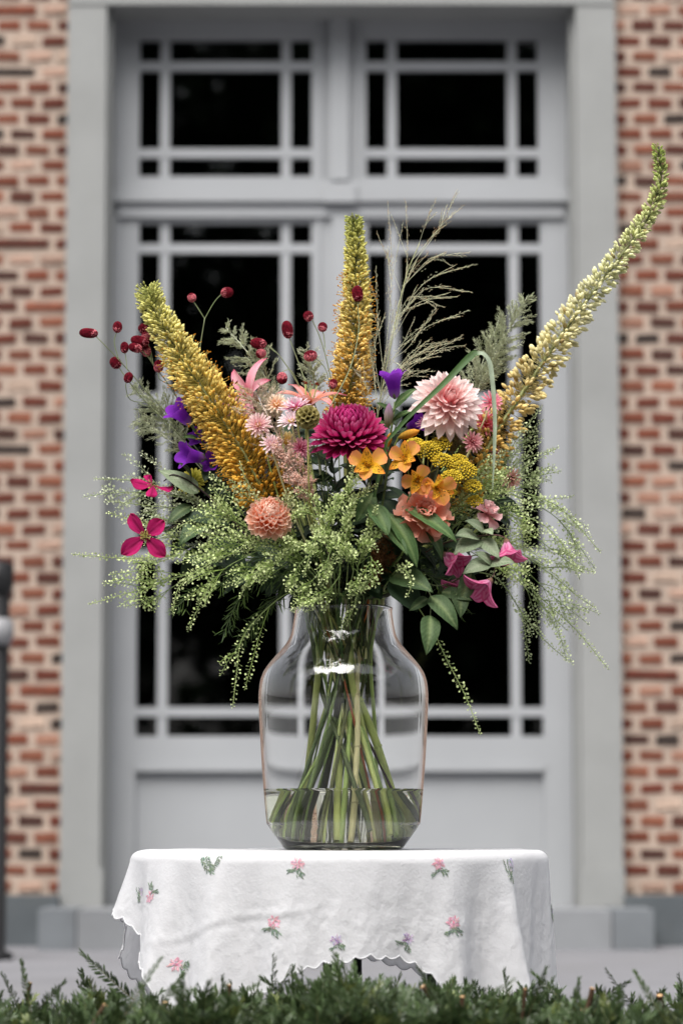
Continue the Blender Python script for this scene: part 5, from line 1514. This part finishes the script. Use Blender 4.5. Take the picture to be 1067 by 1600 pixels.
pennycress('pennycress spray drooping left towards the stone surround', [[(490, 918, -.03), (410, 885, -.05), (320, 890, -.05), (230, 918, -.05), (140, 944, -.05)], [(320, 892, -.05), (260, 905, -.06), (205, 908, -.06)], [(300, 898, -.05), (240, 935, -.05), (195, 948, -.05)]], 104, side=4)
pennycress('dense pennycress spray lying over the broad leaf left of the peach dahlia', [[(495, 915, -.06), (440, 860, -.11), (370, 815, -.12), (310, 810, -.12), (262, 835, -.12)], [(400, 832, -.12), (340, 800, -.13), (300, 795, -.13)], [(420, 850, -.12), (370, 850, -.14), (330, 860, -.14), (300, 880, -.14)]], 105, side=5, step=0.0017)
pennycress('dense pennycress spray curling down left below the peach dahlia', [[(500, 918, -.07), (450, 875, -.12), (390, 860, -.14), (330, 880, -.15), (282, 915, -.15), (270, 960, -.15)], [(400, 862, -.14), (350, 890, -.15), (320, 930, -.15), (294, 985, -.15)], [(420, 866, -.13), (380, 900, -.15), (350, 915, -.15)]], 106, side=5, step=0.0017)
pennycress('bright pennycress spray hanging over the left rim in front', [[(505, 920, -.08), (470, 880, -.13), (425, 880, -.15), (390, 905, -.16), (375, 935, -.16)], [(450, 880, -.14), (420, 900, -.15), (400, 905, -.16)]], 107, side=4, step=0.0017)
pennycress('long pennycress strand hanging down left of the vase shoulder', [[(505, 928, -.07), (455, 925, -.11), (410, 958, -.12), (378, 1000, -.12), (370, 1050, -.12), (364, 1105, -.12)], [(382, 990, -.12), (370, 1015, -.12), (355, 1035, -.12), (345, 1055, -.12)]], 108, side=1, step=0.0023)
pennycress('bright green pennycress clump above the left of the vase neck', [[(520, 925, -.08), (510, 880, -.13), (480, 850, -.16), (450, 858, -.17), (430, 880, -.17)], [(500, 860, -.15), (470, 880, -.17), (448, 925, -.17)], [(510, 880, -.14), (490, 905, -.16), (455, 950, -.16)]], 109, side=5, step=0.0016)
pennycress('bright green pennycress clump hanging in the middle front', [[(530, 925, -.08), (530, 870, -.14), (510, 830, -.17), (490, 850, -.18), (475, 900, -.18)], [(520, 850, -.16), (510, 880, -.18), (500, 915, -.18)], [(530, 880, -.13), (530, 900, -.15), (500, 935, -.17), (455, 955, -.17)]], 110, side=5, step=0.0016)
pennycress('pennycress clump between peach dahlia and the single orange bloom', [[(525, 925, -.08), (515, 850, -.13), (500, 800, -.16), (485, 775, -.17), (465, 762, -.17)], [(512, 830, -.15), (525, 790, -.17), (540, 765, -.17)], [(505, 810, -.16), (470, 800, -.17), (455, 815, -.17)]], 111, side=5, step=0.0016)
pennycress('pale pennycress tuft under the single orange alstroemeria', [[(540, 925, -.07), (545, 860, -.12), (548, 800, -.15), (555, 775, -.16), (590, 758, -.16)], [(546, 830, -.14), (540, 790, -.16), (552, 740, -.17), (548, 722, -.17)], [(548, 805, -.15), (520, 800, -.17), (500, 812, -.17)]], 112, side=4, step=0.0017)
pennycress('upright bright pennycress tuft above the vase rim', [[(555, 928, -.07), (560, 880, -.12), (575, 850, -.15), (582, 820, -.16), (588, 790, -.17)], [(562, 880, -.13), (580, 870, -.16), (575, 905, -.16), (562, 925, -.16)], [(560, 890, -.13), (545, 860, -.16), (530, 880, -.17)]], 113, side=5, step=0.0016)
pennycress('small pennycress strand hanging over the front of the vase neck', [[(555, 930, -.07), (560, 905, -.10), (558, 930, -.11), (548, 960, -.11), (532, 985, -.11)]], 114, side=1, step=0.0020)
pennycress('pale pennycress tuft lying across the foot of the amber spike', [[(500, 915, -.06), (450, 850, -.12), (410, 790, -.16), (385, 750, -.17), (375, 722, -.17)], [(415, 800, -.15), (380, 770, -.17), (362, 750, -.17)], [(440, 840, -.14), (445, 790, -.17), (470, 770, -.17)]], 115, side=3, step=0.0020, c0=sr(150, 160, 100), c1=sr(206, 210, 160))
pennycress('small pennycress strand among the clematis leaves right of the neck', [[(590, 928, -.05), (620, 890, -.12), (636, 895, -.17), (642, 915, -.17), (636, 932, -.17)]], 116, side=1)
pennycress('long pennycress strand hanging far down right of the vase', [[(590, 930, -.05), (630, 925, -.09), (670, 975, -.10), (700, 1035, -.10), (728, 1090, -.10), (750, 1148, -.10)]], 117, side=0, step=0.0023)
pennycress('pennycress clump hanging right of the middle over the rim', [[(545, 928, -.07), (552, 890, -.12), (545, 860, -.15), (525, 870, -.16), (508, 905, -.16)], [(550, 885, -.13), (560, 900, -.15), (545, 935, -.15)], [(548, 870, -.14), (570, 850, -.16), (590, 860, -.16)]], 131, side=5, step=0.0016)
pennycress('pennycress spray trailing left just under the peach dahlia', [[(515, 925, -.07), (480, 880, -.13), (440, 845, -.16), (400, 845, -.17), (365, 865, -.17)], [(470, 870, -.14), (430, 880, -.16), (395, 900, -.17)]], 132, side=5, step=0.0016)
pennycress('pale pennycress spray at the far left below the clematis', [[(490, 915, .0), (410, 860, .0), (330, 835, .0), (260, 840, .0), (190, 850, .0)], [(320, 838, 0), (270, 815, .01), (225, 800, .01)]], 133, side=5, c0=PALE0, c1=PALE1)
R0, R1 = sr(160, 178, 120), sr(216, 226, 182)
pennycress('pennycress spray rising right of the curved foxtail lily base', [[(600, 912, .02), (690, 830, .03), (770, 760, .04), (815, 720, .04), (868, 702, .04)], [(780, 752, .04), (830, 745, .04), (876, 736, .04)], [(740, 785, .04), (790, 720, .04), (848, 655, .04)]], 118, side=4, c0=R0, c1=R1)
pennycress('pennycress spray beside the small dusty pink bloom', [[(600, 914, .01), (690, 840, .02), (760, 780, .02), (800, 730, .02), (845, 690, .02)], [(770, 775, .02), (820, 760, .02), (850, 752, .02)]], 119, side=5, c0=R0, c1=R1)
pennycress('upper arching pennycress spray over the right jamb', [[(600, 915, .0), (700, 830, .0), (780, 770, .0), (860, 785, .0), (905, 825, .0), (938, 864, .0)], [(800, 772, 0), (870, 810, .02), (930, 890, .02)]], 120, side=5, c0=R0, c1=R1)
pennycress('middle arching pennycress spray over the right jamb', [[(600, 917, -.01), (700, 845, -.02), (770, 805, -.03), (840, 815, -.03), (885, 860, -.03), (905, 905, -.03)], [(790, 806, -.03), (850, 850, -.02), (910, 895, -.02)]], 121, side=6, c0=R0, c1=R1)
pennycress('pennycress spray trailing down right past the hanging clematis bells', [[(605, 920, .0), (700, 870, .0), (780, 850, .0), (850, 890, .0), (900, 930, .0), (930, 950, .0)], [(790, 855, 0), (850, 920, .02), (920, 976, .02)]], 122, side=6, c0=R0, c1=R1)
pennycress('lowest long pennycress spray trailing down right of the clematis', [[(605, 922, .02), (690, 885, .03), (770, 868, .03), (840, 930, .03), (900, 985, .03), (950, 1046, .03)], [(790, 885, .03), (850, 950, .04), (885, 985, .04)]], 123, side=4, c0=R0, c1=R1)
pennycress('thin pennycress spray drooping below the right clematis bells', [[(605, 925, .03), (690, 900, .05), (770, 900, .05), (820, 965, .05), (855, 1005, .05), (890, 1034, .05)]], 124, side=2, c0=R0, c1=R1)
pennycress('dense pennycress spray between yarrow and the pale lisianthus', [[(598, 912, -.02), (680, 830, -.04), (740, 770, -.05), (790, 770, -.06), (830, 790, -.06)], [(750, 780, -.05), (790, 800, -.05), (840, 830, -.05)], [(730, 790, -.05), (760, 750, -.05), (800, 730, -.05)]], 125, side=6, step=0.0018)
pennycress('dense pennycress spray behind the clematis leaves at the right', [[(598, 916, -.01), (670, 870, -.03), (730, 850, -.04), (800, 850, -.04), (860, 880, -.04)], [(720, 852, -.04), (780, 890, -.04), (840, 920, -.04)]], 126, side=6, step=0.0019)

# ------------------------------------------------------------------ dark filler greenery
g = np.random.default_rng(61)
FILL = [('dark leafy filler sprig under the amber foxtail lily', [(498, 918, .0), (430, 850, .0), (370, 780, .02), (345, 740, .03)], 52), ('dark leafy filler sprig behind the peach dahlia', [(505, 920, -.04), (460, 850, -.06), (420, 790, -.05), (400, 760, -.04)], 50),
        ('dark leafy filler sprig left above the vase rim', [(498, 925, -.04), (450, 890, -.08), (390, 880, -.10), (330, 900, -.10)], 56), ('dark leafy filler sprig behind the pennycress at the far left', [(492, 922, .02), (430, 880, .03), (350, 860, .04), (285, 850, .04)], 56),
        ('dark leafy filler sprig in the middle under the magenta bloom', [(535, 920, -.04), (530, 850, -.07), (525, 780, -.08), (520, 720, -.06)], 54), ('dark leafy filler sprig behind the single orange bloom', [(550, 920, -.03), (560, 850, -.06), (570, 780, -.07), (580, 720, -.04)], 52),
        ('dark leafy filler sprig under the coral lisianthus', [(575, 922, -.04), (620, 870, -.08), (665, 850, -.09), (700, 860, -.08)], 50), ('dark leafy filler sprig behind the yarrow', [(575, 918, .0), (630, 830, .0), (680, 750, .02), (720, 700, .03)], 54),
        ('dark leafy filler sprig at the right behind the pale lisianthus', [(590, 920, .02), (670, 850, .02), (740, 800, .03), (780, 770, .04)], 54), ('dark leafy filler sprig right above the vase rim', [(585, 925, -.02), (640, 895, -.04), (690, 890, -.03), (735, 905, -.02)], 52),
        ('dark leafy filler sprig behind the upright yellow spike', [(540, 915, .05), (535, 820, .07), (520, 730, .08), (505, 670, .07)], 52), ('dark leafy filler sprig behind the middle blooms', [(550, 915, .06), (575, 820, .08), (600, 730, .09), (620, 660, .08)], 52),
        ('dark leafy filler sprig behind the pinkish feather plume', [(520, 915, .05), (490, 830, .07), (450, 750, .08), (430, 690, .07)], 52), ('dark leafy filler sprig behind the vase neck at the left', [(505, 925, .05), (440, 880, .08), (370, 850, .09), (320, 830, .08)], 54), ('dark leafy filler sprig behind the vase neck at the right', [(575, 925, .05), (640, 880, .08), (700, 840, .09), (740, 830, .08)], 54)]
for k, (lab, px, Lp) in enumerate(FILL):
    t, pth, _ = flower('leafy_sprig', lab, 'foliage', [F(*p) for p in px], .0018, .0009, sr(60, 70, 42), group='dark filler greenery')
    at, L = polysample(catmull([F(*p) for p in px], 8))
    for q in range(22):
        f = .05 + .93 * q / 21
        p0 = at(f); tt = norm(at(min(1, f + .03)) - at(f - .03))
        sd = norm(np.cross(tt, norm(g.normal(0, 1, 3))))
        ln = Lp * S * g.uniform(.75, 1.2)
        tip = p0 + norm(tt * .6 + sd + np.array([0, -.15, -.1])) * ln
        add_leaf(t, p0, tip, 'dark', int(g.integers(3)), (g.normal(0, .4), -.6, .8), g.uniform(.9, 1.3))
for k in range(16):
    ang_ = TAU * k / 16
    ex, ey = 540 + 150 * math.cos(ang_) * g.uniform(.35, 1), 830 + 95 * math.sin(ang_) * g.uniform(.4, 1)
    ed_ = g.uniform(-.09, .08)
    px = [(536 + (ex - 536) * .25, 922, ed_ * .3), (536 + (ex - 536) * .7, (ey + 922) / 2, ed_ * .8), (ex, ey, ed_)]
    t, pth, _ = flower('leafy_sprig', 'small dark leafy sprig deep inside the bouquet', 'foliage', [F(*p) for p in px], .0014, .0008, sr(52, 62, 36), group='small dark sprigs inside the bouquet')
    at, L = polysample(catmull([F(*p) for p in px], 8))
    for q in range(16):
        f = .1 + .88 * q / 15
        p0 = at(f); tt = norm(at(min(1, f + .03)) - at(f - .03))
        sd = norm(np.cross(tt, norm(g.normal(0, 1, 3))))
        tip = p0 + norm(tt * .5 + sd + np.array([0, -.1, 0])) * 40 * S * g.uniform(.7, 1.2)
        add_leaf(t, p0, tip, 'dark', int(g.integers(3)), (g.normal(0, .5), -.6, .7), g.uniform(1.0, 1.5))
# feathery narrow-leaved greenery drooping over the rim
def feathery(label, px, seed, nl=70, L0=34):
    g = np.random.default_rng(seed)
    t, pth, _ = flower('feathery_sprig', label, 'foliage', [F(*p) for p in px], .0013, .0006, sr(70, 86, 48))
    at, L = polysample(catmull([F(*p) for p in px], 8))
    mb = MB()
    f = np.linspace(.2, 1, nl)
    p0 = at(f); tt = norm(at(np.minimum(f + .02, 1)) - at(f - .02))
    sd = norm(np.cross(tt, norm(g.normal(0, 1, (nl, 3)) + np.array([0, 1.5, 0]))) * np.where(np.arange(nl) % 2, 1, -1)[:, None])
    d = norm(tt * .9 + sd * .8 + np.array([0, 0, -.35]) + g.normal(0, .2, (nl, 3)))
    ln = L0 * S * g.uniform(.6, 1.2, nl) * (1 - .4 * f)
    cc_ = np.array(sr(60, 82, 44)) + (np.array(sr(104, 128, 66)) - np.array(sr(60, 82, 44))) * g.random((nl, 1))
    mb.inst(T_needle, frames(p0, d, norm(g.normal(0, 1, (nl, 3))), ln * .075, ln, ln), cc_ * .8, cc_)
    n2 = nl * 3
    q = g.integers(0, nl, n2)
    h = g.uniform(.2, .9, (n2, 1))
    p1 = p0[q] + d[q] * ln[q][:, None] * h
    d1 = norm(d[q] + g.normal(0, .55, (n2, 3)))
    l1 = ln[q] * g.uniform(.3, .6, n2)
    mb.inst(T_needle, frames(p1, d1, norm(g.normal(0, 1, (n2, 3))), l1 * .09, l1, l1), cc_[q] * .8, cc_[q])
    mb.build('fine_leaves', M_green, t, True, 'stuff')
feathery('feathery dark sprig drooping over the left rim', [(500, 925, -.06), (450, 900, -.10), (400, 905, -.12), (372, 940, -.12), (352, 985, -.12)], 1)
feathery('feathery dark sprig hanging low towards the vase shoulder', [(505, 928, -.05), (460, 915, -.08), (425, 940, -.09), (400, 970, -.09), (380, 1000, -.09)], 2)
feathery('feathery dark sprig behind the peach dahlia foot', [(510, 925, -.06), (470, 890, -.10), (430, 870, -.12), (385, 880, -.13), (345, 915, -.13)], 3)
feathery('feathery dark sprig left in front of the pane', [(495, 922, -.03), (440, 890, -.05), (370, 890, -.06), (310, 920, -.06), (275, 950, -.06)], 4)
feathery('feathery dark sprig in the middle front', [(530, 928, -.07), (525, 885, -.11), (510, 860, -.13), (480, 870, -.14), (450, 900, -.14)], 5)
feathery('feathery dark sprig over the right rim', [(575, 928, -.05), (610, 895, -.08), (650, 890, -.09), (690, 915, -.09), (720, 950, -.09)], 6)
feathery('feathery dark sprig behind the right clematis', [(590, 922, .0), (650, 870, .0), (720, 840, .0), (780, 850, .0), (820, 890, .0)], 7, 80, 38)
feathery('feathery dark sprig beneath the yarrow', [(585, 922, -.03), (650, 850, -.06), (710, 800, -.07), (760, 780, -.07), (800, 800, -.06)], 8, 80, 36)
feathery('feathery grey green sprig right of the round seed pod', [(525, 920, -.06), (515, 830, -.10), (505, 750, -.13), (495, 700, -.13)], 9, 60, 30)

# bare extra stems that fill the neck of the vase
for k, (px, py, dy, r, c_) in enumerate(((545, 880, .0, .0062, sr(180, 196, 110)), (520, 870, .02, .0040, sr(150, 176, 96)), (566, 870, .02, .0046, sr(214, 208, 156)), (535, 860, -.04, .0040, sr(226, 220, 172)), (552, 865, -.05, .0015, sr(214, 124, 56)), (510, 880, -.02, .0017, sr(150, 84, 50)))):
    path, _ = stem_pts([F(px, 930, dy * .5), F(px + (px - 536) * .4, py, dy)], 8, spread=1.0)
    t = thing('cut_stem', ('thick pale green stem in the vase, its leaves stripped', 'dark green stripped stem in the vase', 'pale tan stem standing in the vase', 'cream jointed stem in the vase', 'thin orange stem in the vase', 'thin brown stem in the vase', 'mid green smooth stem in the vase', 'grey green smooth stem in the vase')[k], 'stem', path[0])
    s_ = put_stem(t, path, r, r * .8, c_, n=9)
    at, L = polysample(path)
    mb = MB()
    for f in (.12, .3, .47):
        p0 = Vector(at(f)); d = Vector(norm(at(f + .02) - at(f)))
        mb.tube([p0 - d * .0016, p0, p0 + d * .0016], [r * .98, r * 1.22, r * .98], 9, tuple(np.array(c_) * .85), cap=False)
    mb.build('node', M_stem, t)
